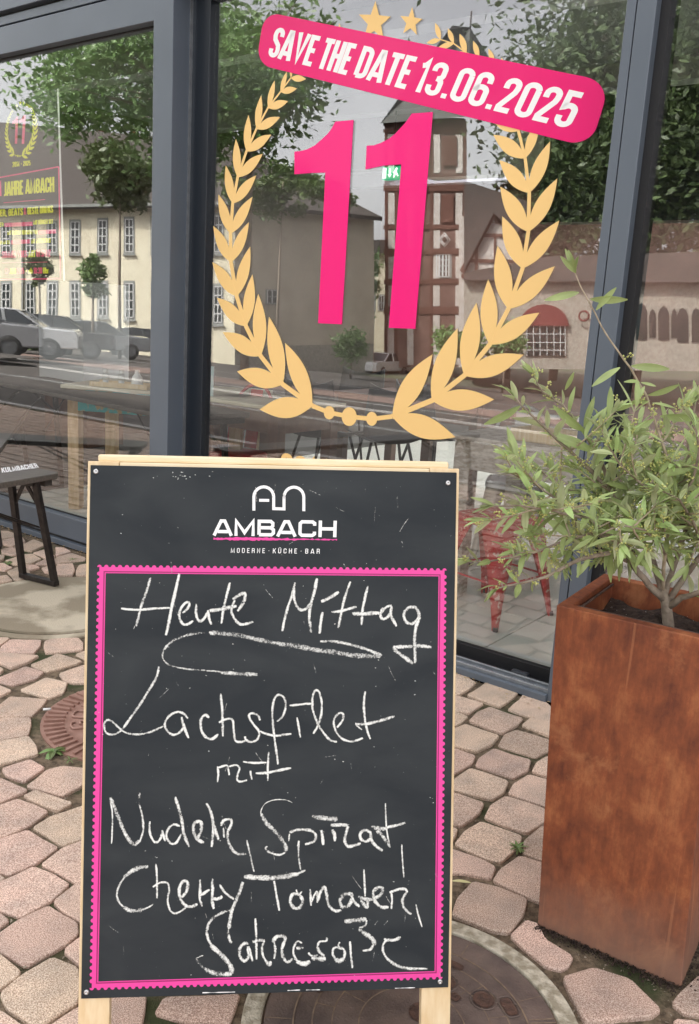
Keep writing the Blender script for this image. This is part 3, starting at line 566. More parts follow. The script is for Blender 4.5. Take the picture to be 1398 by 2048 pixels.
# ---- room behind
M['light_diffuser'] = bpy.data.materials.new('added_skylight_diffuser'); M['light_diffuser'].use_nodes = True; _n = M['light_diffuser'].node_tree; _n.nodes.clear(); _t = _n.nodes.new('ShaderNodeBsdfTranslucent'); _t.inputs[0].default_value = (.85, .86, .88, 1); _o = _n.nodes.new('ShaderNodeOutputMaterial'); _n.links.new(_t.outputs[0], _o.inputs[0])  # translucent sheet of the added skylight
def smat(*a, **k): return mat(*a, **k)
M['tile'] = mat('floor_tile', (.64, .65, .58), .4, col2=(.72, .73, .65), scale=5)
M['grout'] = mat('tile_grout', (.10, .10, .09), .8)
M['plaster'] = mat('light_plaster', (.72, .74, .74), .85)
M['brownwall'] = mat('brown_wall_panel', (.11, .055, .04), .6, col2=(.15, .075, .055), scale=2)
b = MB(); b.poly([WP(-3.3, .012, .13), WP(5.3, .012, .13), WP(5.3, .012, 7.2), WP(-3.3, .012, 7.2)]); fl = tag(b.build('floor', M['grout']), kind='structure')
proto = None; k = 0
uo = uz(1050, 1200, .6)[0]
for i in range(-6, 9):
    for j in range(0, 12):
        u0 = uo + i * .60; o0 = .135 + j * .6
        if u0 < -3.3 or u0 + .6 > 5.3: continue
        if proto is None:
            b = MB(); b.box(Vector((0, 0, 0)), UW * .595, NW * .595, UP * .006); proto = b.build('floor_tile', M['tile'], fl, own=Vector((0, 0, 0))); t = proto
        else: t = proto.copy(); COL.objects.link(t); t.parent = fl
        t.location = WP(u0, .011, o0) - WLOC[fl.name]
b = MB(); b.wbox(-3.35, 5.35, 3.0, 3.12, .2, 3.6); b.wbox(-3.35, 5.35, 3.0, 3.12, 6.7, 7.3); b.wbox(-3.35, -2.6, 3.0, 3.12, 3.6, 6.7); b.wbox(4.6, 5.35, 3.0, 3.12, 3.6, 6.7); ceil = tag(b.build('ceiling', M['dim_ceiling']), kind='structure')
b = MB(); b.wbox(-3.45, -3.35, 0, 3.0, .2, 7.3); tag(b.build('interior_wall', mat('taupe_wall', (.085, .075, .07), .8)), kind='structure')
b = MB(); b.wbox(5.35, 5.45, 0, 3.0, .2, 7.3); tag(b.build('interior_wall', M['brownwall']), kind='structure')
bw0 = uz(560, 340, 7.2)[0]; bw1, bz = uz(1085, 345, 7.2)
print('back wall', bw0, bw1, bz)
b = MB(); b.wbox(-3.35, bw1, bz, 3.0, 7.2, 7.3); tag(b.build('interior_wall', M['plaster']), kind='structure')
b = MB(); b.wbox(bw1, 5.35, bz, 3.0, 7.2, 7.3); tag(b.build('wall_panelling', M['frame_dark']), kind='structure')  # upper right wall near black: the room's gloom put into its colour
b = MB(); b.wbox(-3.35, 5.35, 0, bz, 7.2, 7.3); tag(b.build('wall_panelling', M['brownwall']), kind='structure')
b = MB()
for o in (1.6, 3.2, 4.8, 6.4): b.wbox(-3.3, 5.3, 2.86, 3.0, o, o + .14)
tag(b.build('ceiling_beams', mat('lavender_grey_paint', (.40, .40, .45), .7)), kind='structure')
bkz = uz(1000, 348, 3.4)[1]; bku = uz(1086, 300, 3.4)[0]  # bulkheads added to keep the added skylight out of view
bkl = uz(855, 300, 3.4)[0]
b = MB(); b.wbox(bkl, bku, bkz, 2.995, 3.4, 3.55); tag(b.build('bulkhead', mat('pale_green_grey_plaster', (.55, .58, .54), .8)), kind='structure')
b = MB(); b.wbox(-3.34, bkl - .002, bkz + .1, 2.995, 3.4, 3.55); tag(b.build('added_dark_bulkhead', mat('room_gloom_grey', (.06, .06, .065), .8)), kind='structure')  # the dark bulkheads carry the room's gloom in their colour
b = MB(); b.wbox(bku + .002, 5.34, bkz - .35, 2.995, 3.4, 3.55); tag(b.build('added_dark_bulkhead', M['frame_dark']), kind='structure')
print('bulk', bkz, bku)
# roof slab, left open under the added skylight
b = MB(); b.wbox(-3.6, 5.6, 3.42, 3.6, -.10, 3.6); b.wbox(-3.6, 5.6, 3.42, 3.6, 6.7, 7.6); b.wbox(-3.6, -2.6, 3.42, 3.6, 3.6, 6.7); b.wbox(4.6, 5.6, 3.42, 3.6, 3.6, 6.7); b.build('flat_roof', M['frame_dark'], cafe)
b = MB(); b.wbox(-2.62, 4.62, 3.601, 3.61, 3.58, 6.72); b.build('added_skylight_glass', M['light_diffuser'], cafe)  # unseen skylight, added to brighten the room
b = MB()
for t in ((-2.6, 4.6, 3.12, 3.42, 3.58, 3.6), (-2.6, 4.6, 3.12, 3.42, 6.7, 6.72), (-2.62, -2.6, 3.12, 3.42, 3.58, 6.72), (4.6, 4.62, 3.12, 3.42, 3.58, 6.72)): b.wbox(*t)
b.build('added_skylight_shaft', M['dim_ceiling'], cafe)  # shaft walls of the added skylight

# ================================================================== STROKE FONT (condensed caps)
def arc(cx, cy, rx, ry, a0, a1, n=10): return [(cx + rx * math.cos(R_(a0 + (a1 - a0) * i / n)), cy + ry * math.sin(R_(a0 + (a1 - a0) * i / n))) for i in range(n + 1)]
# width, strokes in box x 0..w, y 0..1 (y up); centre lines already inset
W_ = .40; q = .075
def U_(x0, x1, y0, y1, r=.14): pass
GLY.update({
 'A': (.46, [[(.05, 0), (.20, .93), (.26, .93), (.41, 0)], [(.12, .22), (.34, .22)]]), 'B': (.42, [[(.075, .07), (.075, .93)], [(.075, .93)] + arc(.20, .79, .13, .14, 90, 0) + [(.33, .66)] + arc(.20, .66, .13, .14, 0, -90) + [(.075, .52)], [(.20, .52)] + arc(.21, .38, .13, .14, 90, 0) + [(.34, .2)] + arc(.21, .2, .13, .13, 0, -90) + [(.075, .07)]]),
 'C': (.41, [[(.335, .64)] + arc(.205, .80, .13, .13, 0, 180) + [(.075, .2)] + arc(.205, .2, .13, .13, 180, 360) + [(.335, .36)]]), 'D': (.42, [[(.075, .07), (.075, .93), (.19, .93)] + arc(.20, .78, .14, .15, 90, 0) + [(.34, .22)] + arc(.20, .22, .14, .15, 0, -90) + [(.075, .07)]]),
 'E': (.36, [[(.33, .93), (.075, .93), (.075, .07), (.33, .07)], [(.075, .51), (.29, .51)]]), 'F': (.35, [[(.33, .93), (.075, .93), (.075, 0)], [(.075, .51), (.28, .51)]]),
 'G': (.42, [[(.335, .68)] + arc(.205, .80, .13, .13, 0, 180) + [(.075, .2)] + arc(.205, .2, .13, .13, 180, 360) + [(.335, .48), (.21, .48)]]), 'H': (.42, [[(.075, 0), (.075, 1)], [(.345, 0), (.345, 1)], [(.075, .51), (.345, .51)]]),
 'I': (.16, [[(.08, 0), (.08, 1)]]), 'J': (.28, [[(.02, .07), (.09, .07)] + arc(.10, .18, .10, .11, -90, 0) + [(.20, 1)]]), 'K': (.42, [[(.075, 0), (.075, 1)], [(.37, 1), (.12, .45)], [(.19, .6), (.37, 0)]]),
 'L': (.34, [[(.075, 1), (.075, .07), (.32, .07)]]), 'M': (.54, [[(.075, 0), (.085, .93), (.27, .12), (.455, .93), (.465, 0)]]), 'N': (.43, [[(.075, 0), (.08, .95), (.35, .05), (.355, 1)]]),
 'O': (.41, [arc(.205, .8, .13, .13, 0, 180) + arc(.205, .2, .13, .13, 180, 360) + [(.335, .8)]]), 'P': (.40, [[(.075, 0), (.075, .93), (.19, .93)] + arc(.20, .80, .13, .13, 90, 0) + [(.33, .6)] + arc(.20, .58, .13, .13, 0, -90) + [(.075, .45)]]),
 'R': (.42, [[(.075, 0), (.075, .93), (.19, .93)] + arc(.20, .80, .13, .13, 90, 0) + [(.33, .64)] + arc(.20, .62, .13, .13, 0, -90) + [(.075, .49)], [(.22, .49)] + arc(.20, .38, .13, .11, 60, 0) + [(.34, 0)]]),
 'S': (.40, [[(.325, .72), (.325, .8)] + arc(.20, .80, .125, .13, 0, 180) + [(.075, .72), (.11, .60), (.29, .42), (.325, .28), (.325, .2)] + arc(.20, .2, .125, .13, 0, -180) + [(.075, .28)]]),
 'T': (.38, [[(.01, .93), (.37, .93)], [(.19, .9), (.19, 0)]]), 'U': (.42, [[(.075, 1), (.075, .2)] + arc(.21, .2, .135, .13, 180, 360) + [(.345, 1)]]), 'V': (.45, [[(.06, 1), (.225, .08), (.39, 1)]]), 'W': (.62, [[(.05, 1), (.17, .08), (.31, .9), (.45, .08), (.57, 1)]]),
 'Z': (.37, [[(.03, .93), (.31, .93), (.07, .07), (.34, .07)]]), '0': (.41, [arc(.205, .8, .13, .13, 0, 180) + arc(.205, .2, .13, .13, 180, 360) + [(.335, .8)]]), '1': (.24, [[(.02, .80), (.10, .83), (.155, .95), (.155, 0)]]),
 '2': (.40, [[(.075, .68), (.075, .8)] + arc(.20, .80, .125, .13, 180, 0) + [(.325, .72), (.30, .60), (.08, .16), (.08, .07), (.34, .07)]]), '3': (.40, [[(.075, .72), (.075, .8)] + arc(.20, .80, .125, .13, 180, 0) + [(.325, .64)] + arc(.20, .64, .125, .12, 0, -80), [(.19, .52)] + arc(.20, .39, .125, .13, 80, 0) + [(.325, .2)] + arc(.20, .2, .125, .13, 0, -180) + [(.075, .30)]]),
 '4': (.42, [[(.27, 0), (.27, .95), (.05, .25), (.40, .25)]]), '5': (.40, [[(.33, .93), (.085, .93), (.085, .54)] + arc(.20, .46, .125, .14, 140, 0) + [(.325, .2)] + arc(.20, .2, .125, .13, 0, -180) + [(.075, .30)]]),
 '6': (.41, [[(.335, .70), (.335, .8)] + arc(.205, .8, .13, .13, 0, 180) + [(.075, .2)] + arc(.205, .2, .13, .13, 180, 360) + [(.335, .42)] + arc(.205, .44, .13, .13, 0, 180)]), '7': (.37, [[(.03, .93), (.31, .93), (.13, 0)]]),
 '.': (.17, [[(.085, 0), (.085, .14)]]), ',': (.17, [[(.085, .14), (.06, -.12)]]), '-': (.30, [[(.04, .48), (.26, .48)]]), ':': (.16, [[(.08, .1), (.08, .24)], [(.08, .6), (.08, .74)]]), '·': (.22, [[(.11, .44), (.11, .56)]]),
 '&': (.42, [[(.39, .02), (.10, .68)] + arc(.19, .80, .09, .13, 180, 0) + [(.26, .68), (.08, .36), (.08, .2)] + arc(.19, .2, .11, .13, 180, 330) + [(.36, .42)]]),
 'a': (.36, [[(.30, .70), (.30, 0)], arc(.18, .34, .11, .27, 0, 360, 16)]), 'b': (.36, [[(.07, 1), (.07, 0)], arc(.18, .34, .11, .27, 0, 360, 16)]), 'h': (.36, [[(.07, 1), (.07, 0)], [(.07, .5)] + arc(.185, .52, .115, .13, 180, 0) + [(.30, 0)]]), 'r': (.25, [[(.07, .68), (.07, 0)], [(.07, .45)] + arc(.19, .48, .12, .14, 170, 70)])})
GLY['Ü'] = (.42, GLY['U'][1] + [[(.14, 1.08), (.14, 1.2)], [(.28, 1.08), (.28, 1.2)]])
# wide letters for the logo
GLYW = {'A': (1.0, [[(.03, 0), (.40, .9), (.60, .9), (.97, 0)], [(.22, .25), (.78, .25)]]), 'M': (1.12, [[(.1, 0), (.1, .92), (.56, .2), (1.02, .92), (1.02, 0)]]), 'B': (.95, [[(.1, .09), (.1, .91), (.72, .91), (.83, .8), (.83, .63), (.74, .52), (.1, .52)], [(.72, .52), (.87, .4), (.87, .2), (.76, .09), (.1, .09)]]),
        'C': (.95, [[(.87, .68), (.87, .82), (.76, .91), (.2, .91), (.1, .8), (.1, .2), (.2, .09), (.76, .09), (.87, .18), (.87, .32)]]), 'H': (1.0, [[(.1, 0), (.1, 1)], [(.88, 0), (.88, 1)], [(.1, .5), (.88, .5)]])}
def ribbon(mb, pts, th, f, lift=0.0, widths=None, dens=1.0):
    """2-D centre line -> flat strip; f maps (x, y, lift) to the world"""
    P = [Vector((p[0], p[1], 0)) for p in pts]; Q = [P[0]]
    for p in P[1:]:
        if (p - Q[-1]).length > 1e-5: Q.append(p)
    P = Q; n = len(P)
    if n < 2: return
    L_, R2 = [], []
    for i in range(n):
        d1 = (P[i] - P[i - 1]).normalized() if i else None; d2 = (P[i + 1] - P[i]).normalized() if i < n - 1 else None
        d1 = d1 or d2; d2 = d2 or d1; t = (d1 + d2)
        t = t.normalized() if t.length > 1e-4 else d1
        nr = Vector((-t.y, t.x, 0)); k = 1 / max(.5, abs(nr.dot(Vector((-d1.y, d1.x, 0))))); w = (widths[i] if widths else th) / 2
        L_.append(P[i] + nr * w * k); R2.append(P[i] - nr * w * k)
    vs = []; at = []
    if mb.__dict__.get('soft'):
        for i in range(n):
            dd = dens[i] if isinstance(dens, (list, tuple)) else dens
            vs += [f(L_[i].x, L_[i].y, lift), f(P[i].x, P[i].y, lift), f(R2[i].x, R2[i].y, lift)]; e = 0.0 if i in (0, n - 1) else 1.0; at += [(0, dd, 0), (max(e, .35), dd, 0), (0, dd, 0)]
        mb.add(vs, [(3 * i + j, 3 * i + 1 + j, 3 * i + 4 + j, 3 * i + 3 + j) for i in range(n - 1) for j in (0, 1)], at=at)
    else:
        for i in range(n): vs += [f(L_[i].x, L_[i].y, lift), f(R2[i].x, R2[i].y, lift)]
        mb.add(vs, [(2 * i, 2 * i + 1, 2 * i + 3, 2 * i + 2) for i in range(n - 1)])
def layout(s, G_=None, track=.04, space=.22):
    G_ = G_ or GLY; x = 0; out = []
    for ch in s:
        if ch == ' ': x += space; continue
        w, st = G_[ch]; out.append((ch, x, w, st)); x += w + track
    return out, x - track
def textquad(mb, s, f, aspect, th=.145, G_=None, track=.04, space=.22, lift0=0.0):
    """f(u, v, lift): unit box u right, v down. aspect = box width / height; th relative to height"""
    out, wid = layout(s, G_, track, space); sx = aspect / wid; k = 0
    for ch, x, w, st in out:
        for line in st:
            pts = [((x + p[0]) * sx, p[1]) for p in line]
            ribbon(mb, pts, th, lambda a, b_, l: f(a / aspect, 1 - b_, l), lift0 + k * .00004); k = (k + 1) % 7
def fplane(quad, proj):   # quad of pixels -> mapping onto a plane
    h = hom(quad)
    return lambda u, v, l=0.0: proj(*h(u, v), l)
pw = lambda off: (lambda x, y, l=0.0: onwall(x, y, off - l))
# letters on the small iron cover
c = MH[2][0]
for i, ch in enumerate('GODO'):
    b = MB()
    t = R_(205 - i * 24); d = Vector((math.cos(t), math.sin(t), 0)); e = Vector((-d.y, d.x, 0))
    for li in GLY[ch][1]:
        b.tube([c + d * (.145 + p[1] * .065) - e * ((p[0] - .2) * .17) + UP * .0005 for p in li], .0045, 6)
    b.build('raised_letter', M['iron_red'], lid2)
# ================================================================== STICKERS ON PANE TWO
SO = DP + .030      # outer face of pane two
def sheet(mb, pxs, off, th=.0008):
    pts = [onwall(x, y, off) for x, y in pxs]
    ngon_prism(mb, pts, NW * th)
laurel = thing('laurel_wreath_sticker', 'large ochre laurel wreath vinyl with stars and year on the middle pane', 'sticker', onwall(700, 830, SO))
def leafpoly(bx, by, tx, ty, wf=.33, n=14):
    if tx is None: return None
    b0, t0 = Vector((*uz(bx, by, SO), 0)), Vector((*uz(tx, ty, SO), 0)); d = t0 - b0; L_ = d.length; nr = Vector((-d.y, d.x, 0)) / L_; a, c_ = [], []
    for i in range(n + 1):
        s = i / n; w = L_ * wf * .5 * (math.sin(math.pi * s ** .93)) ** .95
        a.append(b0 + d * s + nr * w); c_.append(b0 + d * s - nr * w)
    return [topx(WP(p.x, p.y, SO)) for p in a + list(reversed(c_[1:-1]))]
LW = [((581.7, 155.8), (583.5, 128), (612, 158)), ((561, 183.5), (573.6, 143.2), (593.8, 177)), ((536, 215.7), (549, 161), (576, 202.6)), ((512.8, 257.7), (522.3, 190.6), (560, 234.4)), ((493, 302.4), (497, 230), (542.3, 269.3)), ((475.3, 354.3), (471.7, 278.3), (525.3, 307.8)),
      ((465.4, 407), (451.5, 331), (512.3, 350.7)), ((461, 467), (436.8, 389), (504.8, 393.6)), ((461.8, 524.5), (426.5, 452), (497.6, 444.6)), ((473.5, 592.8), (424.6, 524.5), (500.2, 493.2)), ((492, 652.4), (433.8, 595.7), (504.7, 548.9)), ((521.3, 712), (445.7, 664.7), (516.4, 588)), ((565.3, 768.5), (474, 742.8), (538, 633.4)), ((624.5, 811.6), (519.4, 819), (570, 685.6))]
RW = [((881, 79), (870.3, 45.8), (853.2, 85.8)), ((907.5, 87), (895.5, 56.7), (876, 95)), ((933, 106), (919, 67.2), (900, 112)), ((958, 116), (946.2, 81.5), (925, 128)), ((988, 128), (977, 97.3), (950, 145)), ((1010, 160), (1003, 115), (965, 175)), ((1026, 205), (1030, 150), (975, 205)), ((1037, 262), (985, 240), (1055, 195)),
      ((1050.4, 317), (986.7, 269.5), (1077, 240)), ((1058.5, 386), (998.8, 320.3), (1099.9, 282.9)), ((1056.5, 464), (1000.4, 373.4), (1114.5, 357)), ((1045, 537), (1004.5, 432.7), (1118.6, 441)), ((1016.6, 618), (995, 492), (1109.5, 532.5)), ((979.4, 689), (976.2, 558.8), (1078.5, 625.4)), ((928.4, 751), (952.7, 605.8), (1046.8, 709.7)), ((863.7, 801), (914.7, 656.8), (988, 799)), ((784.5, 833.3), (865, 708.8), (910.4, 874.4))]
def star(cx, cy, R0, sx, sy, rot, rin=.42):
    p = []
    for i in range(10):
        a = R_(-90 + rot + i * 36); r = R0 * (1 if i % 2 == 0 else rin); p.append((cx + sx * r * math.cos(a), cy + sy * r * math.sin(a)))
    return p
def emblem(parent, matl, off, T=lambda x, y: (x, y), small=False):
    j = MB()
    for li, L_ in enumerate((LW, RW)):
        for (n0, a0, b0) in L_:
            for k, tp in enumerate((a0, b0)):
                bb = j if small else MB()
                wf = .30
                sheet(bb, [T(*p) for p in leafpoly(*n0, *tp, wf)], off - .00008 * k)
                if not small: bb.build('leaf', matl, parent)
    sb_ = MB() if not small else j
    def stem(nodes, w0, w1):
        n = len(nodes); ribbon(sb_, [T(*p) for p in nodes], 0, lambda x, y, l: onwall(x, y, off + .0003), widths=[(w0 + (w1 - w0) * i / (n - 1)) * (.1 if small else 1) for i in range(n)])
    stem([t[0] for t in LW], 2.5, 10); stem([t[0] for t in RW], 2, 11)
    stem([(624.5, 811.6), (658, 825), (698, 833), (743, 838), (784.5, 833)], 9, 9)
    if not small: sb_.build('stem', matl, parent)
    for (x, y, rx, ry) in ((658.3, 825.4, 10.7, 13.3), (698.3, 833.3, 15, 18.7), (743.4, 837.6, 11, 14)):
        bb = j if small else MB()
        sheet(bb, [T(x + rx * math.cos(R_(a)), y + ry * math.sin(R_(a))) for a in range(0, 360, 12)], off - .0001)
        if not small: bb.build('dot', matl, parent)
    for st in (star(749, 44, 42, .80, 1, 3), star(822, 44, 30, .78, 1, 6), star(681, 78, 32, .80, 1, -6)):
        bb = j if small else MB(); sheet(bb, [T(*p) for p in st], off - .0001)
        if not small: bb.build('star', matl, parent)
    if small: j.build('laurel', matl, parent)
emblem(laurel, M['vinyl_gold'], SO - .0012)
b = MB(); f = fplane([(562, 905), (828, 955), (822, 1010), (560, 958)], pw(SO - .001)); textquad(b, '2014 - 2025', f, 5.2, th=.16); b.build('year_lettering', M['vinyl_gold'], laurel)
# the pink 11
num = thing('anniversary_number_sticker', 'tall hot pink vinyl number eleven inside the laurel wreath', 'sticker', onwall(725, 657, SO))
d1 = [(670.7, 243), (706.9, 240), (683.7, 648.7), (636, 646.6), (650.6, 345), (620, 346), (588.8, 348.7), (588.8, 303.3), (601, 302), (614.6, 298.6), (630, 290.5), (643, 279), (655, 268), (662.9, 257.5)]
d2 = [(823.8, 227), (865.7, 224), (830.5, 657.6), (777.5, 655.6), (802.4, 328.3), (767, 331), (730.8, 339), (733.3, 291.5), (748, 290.5), (761.2, 286), (777, 278), (789.8, 268), (800, 257), (809.5, 246.8)]
for d in (d1, d2):
    b = MB(); sheet(b, d, SO - .0014); b.build('digit', M['vinyl_pink'], num)
# SAVE THE DATE banner
ban = thing('date_banner_sticker', 'tilted raspberry pink banner with rounded corners announcing the date across the wreath', 'sticker', onwall(865, 220, SO))
bq = [(529, 23), (1221, 164), (1181, 295), (512, 128)]; fb = fplane(bq, pw(SO - .0026))
AS = 6.0; r = .33; pts = []
for (cx_, cy_, a0) in ((AS - r, r, -90), (AS - r, 1 - r, 0), (r, 1 - r, 90), (r, r, 180)):
    for i in range(9): a = R_(a0 + i * 90 / 8); pts.append(((cx_ + r * math.cos(a)) / AS, cy_ + r * math.sin(a)))
b = MB(); ngon_prism(b, [fb(u, v) for u, v in pts], NW * .0008); b.build('banner_sheet', M['vinyl_pink2'], ban)
for wd, u0, u1 in (('SAVE', .036, .196), ('THE', .213, .316), ('DATE', .335, .502), ('13.06.2025', .520, .942)):
    va, vb = .235, .80
    b = MB(); ff = lambda u, v, l=0.0, u0=u0, u1=u1: fb(u0 + (u1 - u0) * u + .016 * (1 - v), va + (vb - va) * v, .0004 + l)
    textquad(b, wd, ff, (u1 - u0) * AS / (vb - va), th=.155, track=.035); b.build('lettering', M['print_white'], ban)
# ---- poster inside the left pane
PO = .062
M['poster'] = mat('black_poster', (.018, .017, .016), .35); M['p_yellow'] = mat('yellow_print', (.85, .85, .05), .5); M['p_pink'] = mat('poster_pink', (.85, .10, .22), .5)
pos = thing('event_poster', 'black anniversary poster with yellow and pink print inside the left pane', 'poster', onwall(40, 563, PO))
b = MB(); sheet(b, [(-110, 231), (116, 177), (127, 562), (-110, 572)], PO, .002); b.build('poster_sheet', M['poster'], pos)
b = MB(); sheet(b, [(114, 178), (117, 177), (130, 562), (126.5, 562)], PO - .0012, .001); b.build('white_edge', M['white'], pos)
PP = PO - .0004
sc_e = lambda x, y: (9 + (x - 424) / 694 * 67, 203 + (y - 3) / 872 * 116 - (x - 424) / 694 * 4)
emblem(pos, M['p_yellow'], PP, sc_e, small=True)
b = MB()
for d in (d1, d2): sheet(b, [sc_e(*p) for p in d], PP, .0003)
b.build('small_number', M['p_pink'], pos)
def ptext(s, quad, m, th=.16, **k):
    b = MB(); h = hom(quad); asp = ((quad[1][0] - quad[0][0]) ** 2 + (quad[1][1] - quad[0][1]) ** 2) ** .5 / abs(quad[3][1] - quad[0][1])
    textquad(b, s, lambda u, v, l=0.0: onwall(*h(u, v), PP - l), asp * 1.15, th=th * (1.25 if abs(quad[3][1] - quad[0][1]) < 14.5 else .95), **k); b.build('lettering', M[m], pos)
ptext('2014 - 2025', [(25, 324), (61, 321), (61, 330.5), (25, 334)], 'p_yellow')
ptext('11', [(-11, 366), (3, 364), (3, 392), (-11, 394)], 'p_pink', .22)
ptext('JAHRE', [(7.5, 364), (46.5, 360), (47, 389), (7.5, 392.5)], 'p_yellow', .155); ptext('AMBACH', [(51, 359), (108, 353.5), (108.5, 384), (51, 388)], 'p_yellow', .155)
ptext('BURGER, BEATS', [(-22, 421), (46, 416), (46, 430), (-22, 434)], 'p_yellow'); ptext('&', [(48, 416), (52, 415.5), (52, 429), (48, 429.5)], 'p_pink'); ptext('BESTE DRINKS', [(55, 415), (106, 411), (106, 425), (55, 429)], 'p_yellow')
ptext('STER', [(-8, 446), (7, 445), (7, 453), (-8, 454)], 'p_yellow'); ptext('MIT RÜDIGER SITT', [(67, 440.5), (106, 438.5), (106, 447), (67, 449.5)], 'p_yellow')
ptext('MIT FLORIAN REBSCHIN VON', [(15, 461.5), (75, 459.5), (75, 468), (15, 470)], 'p_yellow'); ptext('PFORMATA', [(-8, 482), (20, 481), (20, 488), (-8, 489)], 'p_yellow'); ptext('MIT MARKUS RIES', [(63, 478), (101, 476), (101, 485), (63, 487)], 'p_yellow')
ptext('SUMMER VIBES', [(4, 503), (54, 501), (54, 514), (4, 516)], 'p_pink'); ptext('MIT', [(57.5, 501), (71, 500.5), (71, 514), (57.5, 514.5)], 'p_yellow'); ptext('DJ SPINZ', [(73, 500), (101, 499.5), (101, 513), (73, 513.5)], 'p_pink')
ptext('13', [(10, 537), (16, 536.7), (16, 548), (10, 548.2)], 'p_pink'); ptext('JUNI', [(19, 536.5), (32, 536), (32, 547.8), (19, 548)], 'p_yellow'); ptext('2025', [(34, 536), (48, 535.7), (48, 547.6), (34, 547.8)], 'p_pink'); ptext('- ab', [(51, 536), (65, 535.5), (65, 547.3), (51, 547.6)], 'p_yellow'); ptext('16:30', [(67, 535.5), (84, 535), (84, 547), (67, 547.3)], 'p_pink'); ptext('Uhr', [(86, 535), (97, 535), (97, 547), (86, 547)], 'p_yellow')
b = MB()
ribbon(b, [(-105, 374), (117.5, 333.5)], 2.6, lambda x, y, l: onwall(x, y, PP)); ribbon(b, [(117.5, 333.5), (121, 557)], 2.6, lambda x, y, l: onwall(x, y, PP - .0001)); ribbon(b, [(-105, 561), (121, 557)], 2.6, lambda x, y, l: onwall(x, y, PP - .0002))
ribbon(b, [(7, 405.5), (90, 399)], 1.3, lambda x, y, l: onwall(x, y, PP)); ribbon(b, [(5, 525.5), (95, 524)], 1, lambda x, y, l: onwall(x, y, PP))
for y0, x0, x1 in ((450, 9, 65), (465, 77, 112), (485, 22, 60)): ribbon(b, [(x0, y0), (x1, y0 - 2.5)], 8, lambda x, y, l: onwall(x, y, PP + .0001))
b.build('printed_lines', M['p_pink'], pos)
# ================================================================== CHALKBOARD A-FRAME
bd = thing('menu_chalkboard', 'black cafe chalkboard on a pale pine A-frame with the handwritten lunch menu', 'chalkboard', Vector(((BBL.x + BBR.x) / 2, BBL.y, 0)))
def BP(x, y, z=0.0):   # metres along the board from bottom left, z towards the camera
    return BBL + BU * x + BV * y + BN * z
BWd = (BTR - BTL).length; BHt = (BTL - BBL).length
b = MB(); b.box(BP(.002, 0, -.0028), BU * (BWd - .004), BV * BHt, BN * .0028); b.build('chalk_panel', M['board'], bd, bevel=.0008)
legz = -BP(0, 0, 0).z / BV.z      # slide down the leaf until the ground
def fbar(name, boxes, m, par=bd, bev=.0015):
    b = MB()
    for (x, y, z, dx, dy, dz) in boxes: b.box(BP(x, y, z), BU * dx, BV * dy, BN * dz)
    return b.build(name, M[m], par, bevel=bev)
for x in (-.003, BWd + .003 - .052): fbar('leg', [(x, legz + .001, -.024, .052, BHt - legz + .006, .021)], 'pine')
fbar('top_rail', [(.050, BHt - .045, -.024, BWd - .1, .051, .021)], 'pine_h'); fbar('bottom_rail', [(.050, .01, -.024, BWd - .1, .045, .021)], 'pine_h')
fbar('cap_rail', [(.012, BHt + .0065, -.050, BWd - .026, .013, .040)], 'pine_h', bev=.004)
# rear leaf
RB = BP(0, BHt, -.03); rdir = Vector((-BV.x, -BV.y, BV.z)); rdir = (Vector((0.02, -.26, .966))).normalized(); Lr = RB.z / rdir.z
rn = BU.cross(rdir).normalized()
def rbox(name, x, l0, l1, w, h=.021):
    b = MB(); b.box(RB + BU * x - rdir * l1 - rn * 0, BU * w, rdir * (l1 - l0), rn * h * (1 if rn.y > 0 else -1)); return b.build(name, M['pine'], bd, bevel=.0015)
rbox('rear_leg', .012, 0, Lr - .025, .05); rbox('rear_leg', BWd - .066, 0, Lr - .025, .05); rbox('rear_rail', .063, .0, .05, BWd - .13); rbox('rear_rail', .063, Lr - .22, Lr - .17, BWd - .13)
b = MB(); b.box(RB + BU * .03 - rdir * (Lr - .2) - rn * .004, BU * (BWd - .06), rdir * (Lr - .24), rn * -.003); b.build('rear_panel', M['board'], bd)
for (x, y) in ((192, 943), (896, 966), (173, 1984), (880, 1963)):
    P = onboard(x, y); b = MB(); b.lathe(P + BN * .0002, [(0.0045, 0), (.0045, .001), (.0034, .0022), (.0016, .0026), (.0014, .0012), (0, .0012)], 16, BN); b.build('screw', M['steel'], bd)
pb = lambda x, y, l=0.0: onboard(x, y, l)
# logo
b = MB(); f = lambda x, y, l: onboard(150 + x / 1.792, 890 - y / 1.792, .0003 + l)
def lg(pts, w): ribbon(b, [(x, -y) for x, y in pts], w, f, lg.k); lg.k += .00005
lg.k = 0
lg([(641, 235), (641, 186)] + [(676.5 - 35.5 * math.cos(t), 186 - 36 * math.sin(t)) for t in [i * math.pi / 12 for i in range(13)]] + [(712, 228), (749, 229), (749, 186)] + [(784.5 - 35.5 * math.cos(t), 187 - 36 * math.sin(t)) for t in [i * math.pi / 12 for i in range(13)]] + [(820, 237)], 10.5)
lg([(660, 198), (696, 198.5)], 10); b.build('logo_mark', M['print_white'], bd)
b = MB(); textquad(b, 'AMBACH', fplane([(427.5, 1038.5), (675, 1041.5), (674, 1074.5), (427, 1071)], lambda x, y, l=0: onboard(x, y, .0003 + l)), 7.6, th=.20, G_=GLYW, track=.12); b.build('logo_lettering', M['print_white'], bd)
